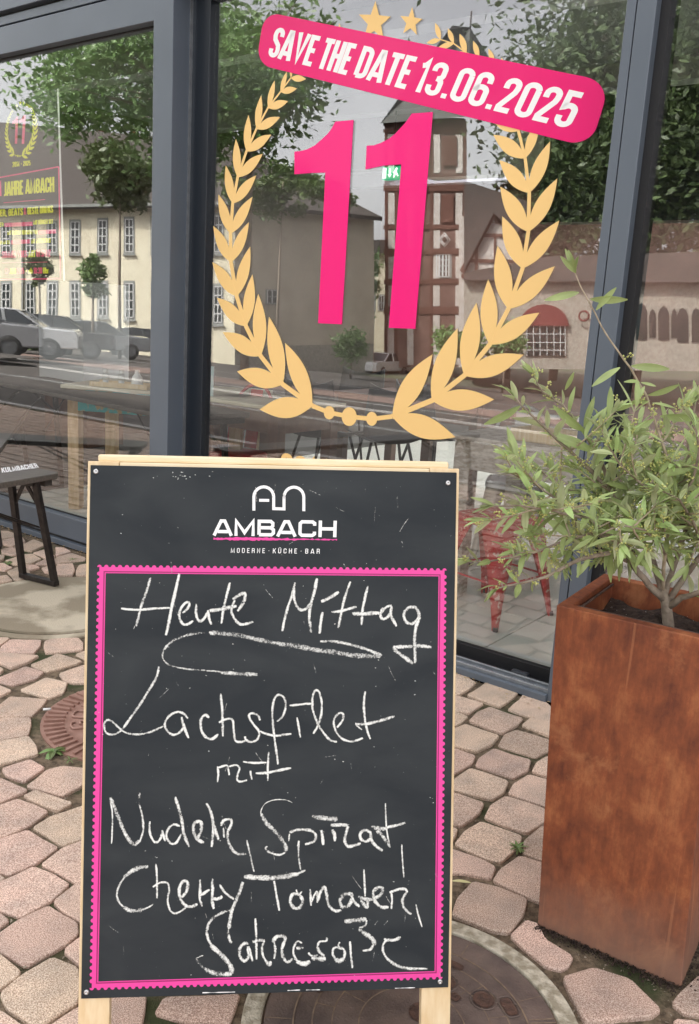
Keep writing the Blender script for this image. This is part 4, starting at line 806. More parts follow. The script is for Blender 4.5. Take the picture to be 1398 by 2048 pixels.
b = MB(); rr = random.Random(5); n = 60; ribbon(b, [(427 + 247 * i / n, -(1077.2 + 2.2 * i / n + rr.uniform(-.6, .6))) for i in range(n + 1)], 0, lambda x, y, l: onboard(x, -y, .0003), widths=[3.2 + rr.uniform(-1, 2.2) + 1.8 * math.sin(i * .09) for i in range(n + 1)]); b.build('logo_underline', M['print_pink'], bd)
b = MB(); textquad(b, 'MODERNE · KÜCHE · BAR', fplane([(461.5, 1096), (640.5, 1097.5), (640, 1107.5), (461, 1105.5)], lambda x, y, l=0: onboard(x, y, .0003 + l)), 17.9, th=.13, track=.22, space=.12); b.build('tagline_lettering', M['print_white'], bd)
# scalloped pink frame
fo = hom([(199, 1134), (889, 1141), (881, 1954), (183.5, 1976)]); Rw, Rh = 690.0, 832.0
def fr(px, py, l=0.0): return onboard(*fo(px / Rw, py / Rh), .0003 + l)
b = MB()
for x0, y0, x1, y1 in ((0, 0, Rw, 8), (0, Rh - 8, Rw, Rh), (0, 8, 8, Rh - 8), (Rw - 8, 8, Rw, Rh - 8)):
    b.add([fr(x0, y0), fr(x1, y0), fr(x1, y1), fr(x0, y1)], [(0, 1, 2, 3)])
for k in range(53):
    for (cx_, cy_, a0) in ((k * Rw / 52, 0, 180), (k * Rw / 52, Rh, 0)):
        b.poly([fr(cx_ + 4.3 * math.cos(R_(a0 + a)), cy_ + 4.6 * math.sin(R_(a0 + a)) + (.0), .00002) for a in range(0, 181, 30)])
for k in range(1, 63):
    for (cx_, cy_, a0) in ((0, k * Rh / 63, 90), (Rw, k * Rh / 63, -90)):
        b.poly([fr(cx_ + 4.6 * math.cos(R_(a0 + a)), cy_ + 4.3 * math.sin(R_(a0 + a)), .00002) for a in range(0, 181, 30)])
b.build('printed_frame', M['print_pink'], bd)
b = MB()
def rect_line(i0, i1, l):
    for x0, y0, x1, y1 in ((i0, i0, Rw - i0, i1), (i0, Rh - i1, Rw - i0, Rh - i0), (i0, i1, i1, Rh - i1), (Rw - i1, i1, Rw - i0, Rh - i1)):
        b.add([fr(x0, y0, l), fr(x1, y0, l), fr(x1, y1, l), fr(x0, y1, l)], [(0, 1, 2, 3)])
rect_line(8.1, 10.2, 0); b.build('printed_frame_line', M['print_pink_dk'], bd)
b = MB(); rect_line(10.3, 12.2, 0); b.build('printed_frame_line', M['print_pink'], bd)
# handwriting, traced as chalk strokes: (tile, width px, density, points)
T1, T2, T3, T4, T5, T6, T7, T8 = (200, 1140), (540, 1140), (190, 1320), (490, 1360), (200, 1580), (510, 1580), (370, 1800), (580, 1800)
CH = {'Heute Mittag': [
 (T1, 5.5, .75, [(403, 60), (375, 160), (335, 270), (308, 370), (290, 450)]), (T1, 5, 1.2, [(168, 308), (300, 318), (430, 308), (560, 302)]), (T1, 6.5, 1.3, [(633, 30), (600, 180), (570, 310), (548, 430), (526, 522)]),
 (T1, 5.5, 1.1, [(660, 345), (705, 300), (712, 262), (680, 265), (640, 320), (636, 385), (665, 432), (705, 432), (745, 405)]), (T1, 6, 1.1, [(770, 270), (768, 350), (790, 405), (825, 395), (860, 340)]), (T1, 6, 1.1, [(862, 320), (872, 390), (892, 435)]), (T1, 5.5, 1.1, [(1038, 100), (1010, 210), (985, 320), (970, 430)]), (T1, 7.5, .9, [(875, 325), (960, 315), (1040, 298), (1092, 288)]),
 (T1, 7, .9, [(1060, 235), (1110, 200), (1160, 190), (1145, 260), (1098, 330)]), (T1, 6, 1.0, [(1075, 240), (1050, 320), (1075, 390), (1120, 432), (1170, 430), (1225, 412)]),
 (T2, 5.5, 1.1, [(200, 100), (180, 190), (145, 290), (115, 400), (98, 490)]), (T2, 6, 1.0, [(198, 105), (190, 220), (225, 305), (270, 318), (310, 285), (345, 225)]), (T2, 6.5, .95, [(376, 65), (350, 190), (322, 290), (315, 390), (330, 500)]), (T2, 6, 1.1, [(420, 335), (405, 420), (396, 508)]), (T2, 7, 1.1, [(408, 252), (470, 225), (550, 175)]),
 (T2, 5.5, 1.1, [(642, 92), (600, 210), (572, 330), (545, 465)]), (T2, 5.5, 1.2, [(490, 335), (560, 330), (630, 310), (692, 292)]), (T2, 5.5, 1.1, [(783, 125), (757, 230), (738, 330), (732, 440)]), (T2, 8, 1.0, [(655, 348), (740, 352), (810, 345), (880, 345)]),
 (T2, 5.5, 1.1, [(880, 350), (925, 300), (962, 285)]), (T2, 6, 1.0, [(905, 300), (882, 350), (900, 392), (945, 370), (970, 310), (962, 278)]), (T2, 6, 1.1, [(965, 300), (970, 370), (1012, 450)]), (T2, 6.5, 1.0, [(1185, 330), (1160, 300), (1110, 300), (1070, 350), (1085, 410), (1130, 430), (1175, 400), (1190, 350), (1160, 295)]),
 (T2, 6.5, .95, [(1200, 378), (1170, 440), (1155, 540), (1158, 650), (1160, 745)]), (T2, 8, .9, [(1145, 752), (1080, 700), (1000, 640), (1000, 605)]), (T2, 7.5, .85, [(1000, 615), (1100, 612), (1200, 606), (1290, 618)])],
 'underline': [(T1, 9.5, .50, [(870, 502), (1000, 508), (1150, 530), (1300, 565), (1400, 585)]), (T2, 10, .50, [(30, 585), (200, 605), (350, 635), (500, 655), (650, 680), (780, 688), (885, 685)]), (T2, 6, .75, [(400, 570), (520, 572), (640, 595), (760, 630), (840, 660), (895, 680)]),
 (T1, 5.5, .55, [(835, 500), (740, 510), (640, 540), (560, 580), (508, 640)]), (T1, 3.5, .55, [(508, 640), (500, 700), (540, 750), (620, 778), (740, 795), (860, 803), (980, 815)]), (T1, 8, .6, [(960, 818), (1080, 828), (1180, 832), (1258, 835)])],
 'Lachsfilet': [(T3, 5.5, .8, [(512, 52), (490, 140), (430, 240), (370, 340), (300, 440), (222, 550)]), (T3, 4.5, .85, [(215, 560), (150, 595), (90, 580), (72, 520), (95, 480), (140, 492), (200, 550), (270, 588), (370, 592), (470, 565), (550, 525)]), (T3, 5, 1.0, [(742, 468), (710, 430), (655, 415), (590, 450), (558, 510), (580, 570), (630, 598), (680, 575), (710, 530)]), (T3, 6, 1.1, [(690, 455), (715, 545), (748, 625)]),
 (T3, 6, 1.1, [(912, 462), (880, 440), (845, 480), (850, 560), (890, 620), (940, 628), (985, 590)]), (T3, 5.5, 1.0, [(1003, 268), (1015, 380), (1018, 500), (1022, 610)]), (T3, 5, 1.1, [(990, 500), (1050, 472), (1098, 480), (1108, 560), (1120, 640), (1160, 655), (1200, 645)]), (T3, 5, 1.1, [(1318, 482), (1300, 440), (1250, 425), (1230, 455), (1270, 520), (1312, 575), (1295, 635), (1240, 655), (1205, 635), (1198, 610)]),
 (T4, 5, 1.1, [(120, 410), (170, 430), (240, 445), (310, 438), (370, 430)]), (T4, 5, .95, [(255, 332), (300, 290), (325, 210), (310, 140), (270, 118), (235, 150), (218, 250), (225, 370), (240, 500), (255, 600), (265, 675)]), (T4, 4.5, 1.2, [(415, 298), (430, 380), (442, 460)]), (T4, 4.5, 1.2, [(355, 204), (420, 198), (490, 190), (550, 190)]),
 (T4, 5, .95, [(545, 430), (580, 370), (608, 280), (612, 170), (590, 95), (560, 85), (538, 150), (545, 250), (590, 365), (650, 450), (690, 485), (735, 492)]), (T4, 4.8, 1.0, [(735, 380), (780, 320), (782, 268), (745, 270), (710, 320), (722, 400), (770, 465), (840, 490), (900, 480), (942, 462)]), (T4, 5, 1.1, [(960, 90), (950, 180), (955, 290), (975, 400), (1002, 472)]), (T4, 6, .9, [(880, 350), (960, 352), (1060, 330), (1195, 290)]), (T4, 3.5, .9, [(885, 360), (935, 398)])],
 'mit': [(T3, 4.5, 1.2, [(978, 850), (985, 910), (978, 975)]), (T3, 4.5, 1.2, [(980, 862), (1050, 842), (1065, 870), (1072, 920)]), (T3, 4.5, 1.2, [(1070, 850), (1130, 840), (1155, 865), (1140, 910), (1135, 955), (1165, 972), (1215, 958)]), (T3, 5, 1.2, [(1240, 885), (1253, 955)]), (T3, 4.5, 1.3, [(1182, 812), (1270, 822), (1370, 818)]), (T4, 4.5, 1.2, [(190, 570), (182, 690), (183, 805)]), (T4, 5.5, 1.2, [(85, 745), (180, 740), (280, 720), (368, 702)])],
 'Nudeln, Spinat,': [(T5, 3.5, 1.0, [(80, 60), (98, 180), (98, 320), (92, 430)]), (T5, 8, .8, [(82, 60), (120, 150), (170, 280), (220, 380), (275, 435), (320, 400)]), (T5, 4.5, .9, [(320, 405), (345, 320), (338, 210), (315, 120)]), (T5, 5, .25, [(315, 120), (310, 70), (320, 20)]),
 (T5, 5, 1.1, [(398, 250), (398, 340), (430, 410), (465, 412), (490, 370), (498, 320)]), (T5, 5.5, 1.1, [(496, 320), (508, 370), (522, 410)]), (T5, 5, 1.0, [(640, 290), (590, 275), (545, 310), (530, 370), (565, 425), (610, 420), (650, 350)]), (T5, 6.5, .85, [(600, 55), (630, 150), (655, 250), (670, 350), (712, 455)]), (T5, 7, .85, [(770, 400), (805, 330), (808, 260), (770, 255), (745, 290), (760, 370), (795, 405), (832, 420)]),
 (T5, 6, .95, [(850, 105), (890, 190), (905, 300), (900, 380), (892, 455)]), (T5, 7, .9, [(900, 230), (920, 320), (948, 400)]), (T5, 4.5, 1.1, [(985, 300), (992, 380)]), (T5, 6, 1.0, [(968, 290), (985, 245), (1040, 235), (1050, 270), (1020, 330)]), (T5, 6, .7, [(1020, 320), (1022, 400), (1060, 480), (1110, 512), (1170, 512)]), (T5, 4, .8, [(1172, 400), (1200, 520), (1232, 655)]),
 (T6, 2.2, .9, [(300, 102), (240, 78), (150, 80), (80, 110), (48, 165), (50, 200)]), (T6, 8.5, .7, [(50, 190), (90, 260), (150, 320), (210, 390), (245, 450), (240, 500)]), (T6, 4.5, .9, [(240, 500), (190, 518), (120, 500), (85, 470), (98, 448)]), (T6, 3.5, .9, [(270, 410), (275, 350)]), (T6, 6, .9, [(275, 340), (340, 318), (440, 322), (485, 360), (470, 410), (400, 435)]), (T6, 4, .75, [(350, 420), (348, 520), (365, 640)]), (T6, 4.5, .8, [(352, 405), (340, 450)]),
 (T6, 6, 1.1, [(530, 320), (540, 385), (545, 440)]), (T6, 10, .85, [(455, 210), (540, 222), (610, 232), (660, 232)]), (T6, 7, 1.0, [(618, 315), (635, 360), (638, 410)]), (T6, 8, .85, [(605, 282), (680, 278), (745, 285)]), (T6, 6.5, .9, [(745, 290), (725, 350), (718, 410), (745, 450), (800, 440), (845, 425)]), (T6, 6.5, 1.0, [(930, 345), (880, 320), (840, 350), (850, 395), (890, 410), (925, 385)]), (T6, 6.5, 1.0, [(925, 340), (930, 400), (970, 450), (1020, 485)]),
 (T6, 3.5, 1.0, [(1042, 105), (1045, 220), (1055, 340), (1080, 460)]), (T6, 9, .75, [(925, 290), (1000, 310), (1050, 305)]), (T6, 6, .8, [(1045, 300), (1120, 285), (1200, 262)]), (T6, 8, .7, [(970, 320), (1020, 370), (1078, 450)]), (T6, 3.5, 1.1, [(1172, 435), (1178, 560), (1190, 700)])],
 'Cherry Tomaten,': [(T5, 9, .85, [(385, 610), (320, 620), (250, 650), (190, 700)]), (T5, 4.5, .95, [(200, 690), (150, 770), (135, 840), (155, 900), (190, 935)]), (T5, 8, .8, [(180, 925), (230, 960), (300, 965), (350, 950)]), (T5, 3.5, .9, [(330, 958), (390, 935), (430, 908)]), (T5, 4.5, 1.1, [(447, 590), (455, 700), (455, 865)]), (T5, 4.5, 1.1, [(422, 775), (480, 740), (540, 745), (552, 800), (540, 880), (560, 960), (600, 985), (650, 965), (685, 940)]),
 (T5, 6.5, .95, [(650, 860), (690, 810), (700, 740), (665, 730), (635, 780), (640, 860), (680, 920), (730, 930), (778, 910)]), (T5, 5.5, 1.1, [(798, 715), (800, 800), (798, 870), (818, 930)]), (T5, 6, 1.0, [(790, 850), (830, 825), (875, 795)]), (T5, 6.5, 1.0, [(898, 708), (900, 800), (895, 880), (910, 950)]), (T5, 7, 1.0, [(890, 870), (940, 870), (978, 850)]), (T5, 5.5, 1.1, [(955, 755), (1000, 820), (1070, 872)]), (T5, 7, .75, [(1142, 735), (1110, 830), (1080, 900), (1045, 980), (1035, 1060), (1028, 1118)]), (T7, 6, .8, [(360, 180), (345, 260), (360, 325), (375, 345)]), (T7, 6.5, .8, [(400, 10), (370, 100), (358, 190)]),
 (T5, 10.5, .72, [(1150, 690), (1220, 698), (1300, 700), (1400, 700)]), (T6, 10.5, .70, [(0, 698), (120, 702), (240, 690), (350, 668)]), (T6, 5, .8, [(340, 668), (405, 640)]), (T6, 5, 1.1, [(152, 725), (170, 830), (195, 965)]), (T6, 4, .9, [(330, 795), (345, 840), (375, 810)]), (T6, 7, .95, [(350, 830), (300, 835), (282, 890), (310, 940), (355, 940), (380, 890), (360, 840)]),
 (T6, 5, 1.0, [(440, 790), (445, 860), (448, 925)]), (T6, 4.5, 1.0, [(448, 900), (475, 840), (495, 815), (498, 900)]), (T6, 6.5, .9, [(498, 895), (520, 820), (555, 775), (572, 830), (590, 920), (640, 965), (690, 960)]), (T6, 8, .75, [(770, 830), (720, 830), (682, 880), (695, 930), (740, 930), (775, 870), (768, 820)]), (T6, 6, .95, [(770, 850), (800, 900), (835, 932)]), (T6, 4.5, 1.1, [(870, 635), (875, 740), (880, 850)]), (T6, 8, .75, [(825, 850), (880, 870), (940, 875)]), (T6, 7.5, .75, [(840, 870), (892, 935), (900, 870)]),
 (T6, 7, .85, [(940, 870), (1000, 840), (1020, 790), (985, 778), (945, 820), (960, 890), (1010, 935), (1068, 935)]), (T6, 4.5, 1.1, [(1090, 820), (1095, 880), (1090, 950)]), (T6, 6, 1.0, [(1075, 820), (1140, 795), (1200, 792), (1215, 820)]), (T6, 6, .85, [(1212, 815), (1180, 870), (1185, 930), (1215, 970), (1250, 992)]), (T6, 3.5, 1.0, [(1285, 912), (1305, 1000), (1335, 1095)])],
 'Sahnesosse': [(T7, 6, .7, [(360, 80), (290, 105), (230, 140), (190, 190), (172, 260)]), (T7, 6, .8, [(172, 250), (185, 310), (215, 370)]), (T7, 10, .8, [(205, 360), (260, 410), (320, 470), (365, 530), (378, 590)]), (T7, 10, .65, [(375, 590), (300, 592), (220, 580), (155, 550)]), (T7, 6, .2, [(160, 550), (115, 510), (90, 470)]), (T7, 3, .9, [(88, 466), (145, 442)]),
 (T7, 7, .95, [(510, 350), (470, 350), (435, 395), (445, 460), (480, 485), (510, 440), (500, 370)]), (T7, 5, 1.0, [(510, 370), (525, 430), (540, 490)]), (T7, 5, 1.0, [(562, 145), (568, 250), (570, 370), (572, 475)]), (T7, 7, .95, [(540, 335), (600, 320), (638, 325)]), (T7, 5, .95, [(635, 325), (615, 380), (625, 450), (660, 500), (690, 490)]), (T7, 8, .9, [(645, 490), (672, 515), (685, 490)]),
 (T7, 5, 1.0, [(712, 340), (722, 400), (712, 470)]), (T7, 8, .85, [(700, 340), (730, 295), (790, 290), (800, 330)]), (T7, 6.5, .9, [(800, 320), (775, 390), (785, 460), (820, 495), (860, 470)]), (T7, 4.5, .9, [(935, 345), (900, 330), (868, 380), (870, 440), (900, 490)]), (T7, 9, .7, [(890, 390), (945, 375)]), (T7, 10, 1.0, [(890, 490), (950, 510), (1000, 490)]), (T7, 5, .9, [(870, 470), (925, 500)]), (T7, 4.5, .95, [(1130, 295), (1130, 325), (1075, 335), (1055, 380)]), (T7, 7, .75, [(1055, 370), (1080, 420), (1115, 445)]), (T7, 4.5, .9, [(985, 420), (1010, 445), (1060, 440)]), (T7, 10.5, .8, [(1010, 465), (1070, 468), (1125, 470)]),
 (T7, 4.5, .95, [(1235, 335), (1225, 380), (1265, 390)]), (T7, 5, .95, [(1240, 375), (1190, 385), (1180, 430), (1200, 470)]), (T7, 10, .75, [(1195, 470), (1235, 490), (1270, 460)]), (T7, 5.5, .9, [(1270, 470), (1275, 410), (1245, 375)]), (T7, 5, 1.1, [(1318, 330), (1325, 430), (1338, 545)]),
 (T8, 10, .75, [(435, 170), (520, 165), (612, 152)]), (T8, 4.5, .9, [(612, 160), (600, 205), (550, 220)]), (T8, 9.5, .75, [(548, 230), (610, 275), (665, 320), (668, 365)]), (T8, 5.5, 1.0, [(668, 350), (640, 395), (580, 405)]), (T8, 6.5, .8, [(885, 295), (840, 318), (790, 320), (750, 310)]), (T8, 5, .9, [(790, 310), (750, 345), (742, 400), (770, 460), (820, 505)]), (T8, 7, .85, [(800, 490), (860, 525), (930, 545), (1010, 550)]), (T8, 4.5, 1.0, [(990, 548), (1100, 548)])]}
def smooth(pts, n=6):
    P = [pts[0]] + list(pts) + [pts[-1]]; out = []
    for i in range(1, len(P) - 2):
        p0, p1, p2, p3 = P[i - 1], P[i], P[i + 1], P[i + 2]
        for k in range(n):
            t = k / n; out.append(tuple(.5 * ((2 * p1[j]) + (-p0[j] + p2[j]) * t + (2 * p0[j] - 5 * p1[j] + 4 * p2[j] - p3[j]) * t * t + (-p0[j] + 3 * p1[j] - 3 * p2[j] + p3[j]) * t ** 3) for j in (0, 1)))
    out.append(tuple(pts[-1])); return out
rr = random.Random(11); kk = 0
for word, strokes in CH.items():
    b = MB(); b.soft = True
    for (t, w, de, pts) in strokes:
        sp = smooth([(t[0] + x / 3.994, -(t[1] + y / 3.994)) for x, y in pts]); n = len(sp)
        ws = [w * 1.02 * (1 + .10 * math.sin(i * .7 + kk)) * (min(1, .72 + .28 * min(i, n - 1 - i) / 3)) for i in range(n)]
        # a second of length so that the ends stay round
        ribbon(b, sp, w, lambda x, y, l: onboard(x, -y, .0004 + l), lift=(kk % 12) * .00005, widths=ws, dens=[.19 + de * .52 + .09 * math.sin(i * .5 + kk) for i in range(n)]); kk += 1
    o = b.build('chalk_writing', M['chalk'], bd, attr=True); o['label'] = 'white chalk line reading ' + word if word != 'underline' else 'grey looping chalk underline'
b = MB(); b.soft = True   # stray scratches and smears
for i in range(58):
    x = rr.uniform(205, 880); y = rr.uniform(950, 1940); L_ = rr.uniform(5, 34); a = rr.gauss(1.5, .5)
    pts = [(x + math.cos(a) * L_ * s + rr.uniform(-1, 1), -(y + math.sin(a) * L_ * s)) for s in (0, .5, 1)]
    ribbon(b, smooth(pts, 3), 1, lambda x, y, l: onboard(x, -y, .0004), widths=[rr.uniform(.8, 1.6)] * 7, dens=rr.uniform(.28, .46))
for i in range(70):
    x, y = (rr.gauss(365, 25), rr.uniform(942, 960)) if i < 20 else (rr.uniform(190, 890), rr.uniform(945, 1960)); s = rr.uniform(.6, 1.5)
    ribbon(b, [(x - s, -y), (x + s, -y - rr.uniform(-1, 1))], 1, lambda x, y, l: onboard(x, -y, .0004), widths=[s * 1.3] * 2, dens=.8)
tag(b.build('chalk_scratches', M['chalk'], bd, attr=True), kind='stuff')
b = MB(); rr2 = random.Random(2)   # chipped lower edge and rim wear
for (x0, y0, x1, y1) in ((405, 1985.5, 470, 1984), (575, 1981, 600, 1980), (612, 1980, 640, 1979.5), (790, 1976.5, 830, 1975.4)):
    ribbon(b, [(x0 + (x1 - x0) * k / 8, -(y0 + (y1 - y0) * k / 8)) for k in range(9)], 0, lambda x, y, l: onboard(x, -y, .0005), widths=[rr2.uniform(.4, 2.2) for _ in range(9)])
tag(b.build('edge_chips', M['print_white'], bd), kind='stuff')

# ================================================================== CORTEN PLANTER
F0 = gz(1075, 1850); F1 = gz(1362, 1975); pu = (F1 - F0); PWd = pu.length; pu.normalize(); pn = Vector((-pu.y, pu.x, 0)); T0 = gz(1113, 1210, .735)
HT = .735; lean = (T0 - F0); lean = Vector((lean.x, lean.y, .735)); PD = PWd * 1.02
def PL(x, y, z): return F0 + pu * x + pn * y + lean * (z / .735)
planter = thing('corten_planter', 'tall square rusty corten steel planter standing on the paving at the right', 'planter', PL(PWd / 2, PD / 2, 0))
RIM = .026; b = MB()
def ring(x0, z): return [PL(x0, x0, z), PL(PWd - x0, x0, z), PL(PWd - x0, PD - x0, z), PL(x0, PD - x0, z)]
R1, R2_, R3, R4, R5 = ring(0, .0), ring(0, HT), ring(RIM, HT), ring(RIM, HT - .008), ring(RIM + .004, HT - .10)
b.add(R1 + R2_ + R3 + R4 + R5, [(j * 4 + i, j * 4 + (i + 1) % 4, (j + 1) * 4 + (i + 1) % 4, (j + 1) * 4 + i) for j in range(4) for i in range(4)]); b.build('steel_box', M['corten'], planter, bevel=.0022)
b = MB(); rp = [PL(RIM + .008, RIM + .006, HT - .004), PL(PWd - RIM - .008, RIM + .006, HT - .004)]; b.tube(rp, .0032, 8); rp2 = [PL(RIM + .006, RIM + .012, HT - .012), PL(RIM + .006, PD - RIM - .01, HT - .012)]; b.tube(rp2, .003, 8); b.build('liner_edge', M['iron_dark'], planter)
b = MB(); n = 26; vs = []
for i in range(n + 1):
    for j in range(n + 1):
        x = RIM + .003 + (PWd - 2 * RIM - .006) * i / n; y = RIM + .003 + (PD - 2 * RIM - .006) * j / n
        vs.append(PL(x, y, HT - .052 + .007 * math.sin(x * 50) * math.cos(y * 43) + rnd.uniform(-.0035, .0035) + .02 * math.exp(-((x - PWd * .52) ** 2 + (y - PD * .5) ** 2) / .004)))
b.add(vs, [(i * (n + 1) + j, (i + 1) * (n + 1) + j, (i + 1) * (n + 1) + j + 1, i * (n + 1) + j + 1) for i in range(n) for j in range(n)], True)
b.build('potting_soil', M['potting'], planter)
b = MB()
for i in range(70):
    P = PL(rnd.uniform(RIM + .01, PWd - RIM - .01), rnd.uniform(RIM + .01, PD - RIM - .01), HT - .045); r = rnd.uniform(.0008, .002)
    b.add([P + Vector((rnd.uniform(-r, r), rnd.uniform(-r, r), rnd.uniform(-r, r))) for _ in range(4)], [(0, 1, 2), (0, 2, 3), (0, 3, 1), (1, 3, 2)])
tag(b.build('perlite_grains', M['perlite'], planter), kind='stuff')
# crumbled dirt at the planter's foot
b = MB()
for i in range(900):
    t = rnd.random(); P = F0 + pu * (PWd * t) - pn * abs(rnd.gauss(0, .013)) if i % 4 else F1 + pn * (PD * t) + pu * abs(rnd.gauss(0, .012)); r = rnd.uniform(.0015, .005); P = P + UP * rnd.uniform(0, .004)
    b.add([P + Vector((rnd.uniform(-r, r), rnd.uniform(-r, r), rnd.uniform(-r, r))) for _ in range(4)], [(0, 1, 2), (0, 2, 3), (0, 3, 1), (1, 3, 2)])
tag(b.build('soil_crumbs', M['potting']), kind='stuff')

# ================================================================== SHRUB
TB = PL(PWd * .62, PD * .46, HT - .045); print('trunk px', topx(TB), TB)
shrub = thing('olive_shrub', 'airy sage green shrub with narrow leaves and tiny yellow buds growing from the rusty planter', 'shrub', TB)
bush = random.Random(21)
def D_(x, y, Y): return PY(x, y, Y)
Y0 = TB.y
trunk_pts = [TB - UP * .03, TB + UP * .01, D_(1332, 1205, Y0), D_(1322, 1180, Y0)]
b = MB(); b.tube(trunk_pts, [.013, .012, .0105, .009], 9)
BR = []
def br(pts, r0, r1):   # pts (x,y,dY)
    P = [D_(x, y, Y0 + dy) for x, y, dy in pts]; S = []
    for i in range(len(P) - 1):
        m = max(2, int((P[i + 1] - P[i]).length / .022))
        for k in range(m): S.append(P[i].lerp(P[i + 1], k / m) + Vector((bush.uniform(-1, 1), bush.uniform(-1, 1), bush.uniform(-1, 1))) * .0012)
    S.append(P[-1]); n = len(S); BR.append((S, r0, r1)); return S
base = (1325, 1185, 0)
main = [([(1330, 1200, 0), (1305, 1178, -.01), (1290, 1160, -.02), (1262, 1125, -.03), (1225, 1105, -.05), (1160, 1118, -.07), (1090, 1155, -.09), (1040, 1168, -.10), (990, 1178, -.11)], .0085, .0016),
 ([(1262, 1125, -.03), (1235, 1085, -.04), (1190, 1065, -.05), (1120, 1085, -.06), (1050, 1112, -.07), (980, 1122, -.08), (930, 1122, -.08)], .004, .0014),
 ([(1235, 1085, -.04), (1180, 1040, -.05), (1120, 1005, -.07), (1065, 965, -.08), (1020, 945, -.09)], .004, .0015),
 ([(1325, 1185, 0), (1305, 1120, .02), (1270, 1050, .03), (1225, 985, .02), (1170, 930, .0), (1110, 875, -.02), (1060, 828, -.03), (1030, 795, -.04)], .007, .0016),
 ([(1225, 985, .02), (1205, 930, .03), (1165, 860, .03), (1125, 810, .02), (1085, 785, .02), (1062, 745, .01)], .0045, .0014),
 ([(1325, 1185, 0), (1330, 1110, -.02), (1345, 1020, -.03), (1342, 935, -.02), (1316, 862, 0), (1293, 792, 0), (1262, 737, 0), (1218, 678, 0), (1175, 600, 0), (1150, 545, 0)], .0042, .0011),
 ([(1180, 1040, -.05), (1100, 1020, -.10), (1040, 1010, -.11), (985, 1012, -.12)], .0034, .0013),
 ([(1330, 1190, 0), (1345, 1140, .04), (1372, 1060, .06), (1385, 960, .06), (1375, 880, .05), (1392, 800, .05)], .0065, .0015),
 ([(1335, 1215, 0), (1362, 1195, -.03), (1398, 1185, -.06), (1450, 1160, -.07), (1500, 1110, -.07)], .0075, .002),
 ([(1335, 1205, 0), (1365, 1160, .02), (1410, 1100, .03), (1450, 1020, .02), (1480, 930, .02), (1500, 860, .0)], .007, .002),
 ([(1345, 1020, -.03), (1310, 990, -.06), (1275, 960, -.07), (1240, 930, -.08), (1215, 890, -.09)], .004, .0014),
 ([(1345, 1020, -.03), (1385, 960, -.06), (1400, 900, -.08), (1390, 850, -.08)], .004, .0015),
 ([(1410, 1100, .03), (1385, 1040, -.05), (1360, 1000, -.09), (1320, 980, -.11)], .004, .0015),
 ([(1270, 1050, .03), (1250, 1020, .07), (1180, 990, .09), (1120, 975, .09), (1080, 940, .09)], .004, .0015),
 ([(1305, 1120, .02), (1260, 1100, .06), (1200, 1070, .08), (1140, 1060, .08), (1090, 1030, .08)], .004, .0015),
 ([(1372, 1060, .06), (1340, 1020, .08), (1310, 960, .09), (1290, 900, .09), (1260, 860, .08)], .004, .0015),
 ([(1345, 1140, .04), (1320, 1090, -.06), (1290, 1060, -.10), (1240, 1050, -.12), (1190, 1075, -.13)], .004, .0015)]
for pts, r0, r1 in main: br(pts, r0, r1)
# side twigs inside the crown
crown = [(S, i) for S, r0, r1 in BR for i in range(len(S)) if 1030 < topx(S[i])[0] < 1480 and 860 < topx(S[i])[1] < 1110]
for k in range(105):
    S, i = bush.choice(crown); P = S[i]; d = Vector((bush.gauss(0, 1), bush.gauss(0, .8), bush.gauss(.25, .8))).normalized(); L_ = bush.uniform(.05, .12); T = []
    for j in range(7): T.append(P + d * L_ * j / 6 + UP * (.012 * (j / 6) ** 2) + Vector((bush.uniform(-1, 1), bush.uniform(-1, 1), 0)) * .001)
    BR.append((T, .0022, .001))
b.build('trunk', M['bark'], shrub)
for bi, (S, r0, r1) in enumerate(BR):
    n = len(S); b = MB(); b.tube(S, [r0 + (r1 - r0) * i / (n - 1) for i in range(n)], 6 if r0 < .005 else 8); b.build('branch', M['shoot' if bi == 5 or bi >= len(main) else 'bark'], shrub)
# leaf meshes
def leaf_mesh(name, L_=.055, wd=.0105, curl=.006, n=7, material=None):
    vs = []; at = []; fs = []
    for i in range(n + 1):
        s = i / n; w = wd * .5 * math.sin(math.pi * (s * .94 + .03)) ** .8; x = L_ * s; z = -curl * (s ** 2) * 2 + .25 * curl * math.sin(s * 5)
        vs += [(x, -w, z + w * .35), (x, 0, z), (x, w, z + w * .35)]; at += [(0, 0, 0), (1, 0, 0), (0, 0, 0)]
    for i in range(n):
        for j in (0, 1): fs.append((3 * i + j, 3 * i + 3 + j, 3 * i + 4 + j, 3 * i + 1 + j))
    me = bpy.data.meshes.new(name); me.from_pydata(vs, [], fs); me.polygons.foreach_set('use_smooth', [True] * len(fs))
    ca = me.attributes.new('stroke', 'FLOAT_VECTOR', 'POINT'); ca.data.foreach_set('vector', [k for a in at for k in a]); me.materials.append(material or M['olive_leaf']); me.update(); return me
LM = [leaf_mesh('leaf', .057, .0128, c_, 7) for c_ in (.001, .004, .008)] + [leaf_mesh('leaf', .052, .0105, .003, 7)]
leaves = []; rest = []
def frame(P, d, roll, s):
    d = d.normalized(); z = UP - d * UP.dot(d)
    if z.length < .1: z = Vector((0, -1, 0)) - d * (-d.y)
    z.normalize(); z = Matrix.Rotation(roll, 3, d) @ z; y = z.cross(d)
    return Matrix(((d.x * s, y.x * s, z.x * s, P.x), (d.y * s, y.y * s, z.y * s, P.y), (d.z * s, y.z * s, z.z * s, P.z), (0, 0, 0, 1)))
def place_leaf(P, d, s=1, roll=None):
    leaves.append((frame(P, d, bush.gauss(0, .6) if roll is None else roll, s), bush.randrange(4)))
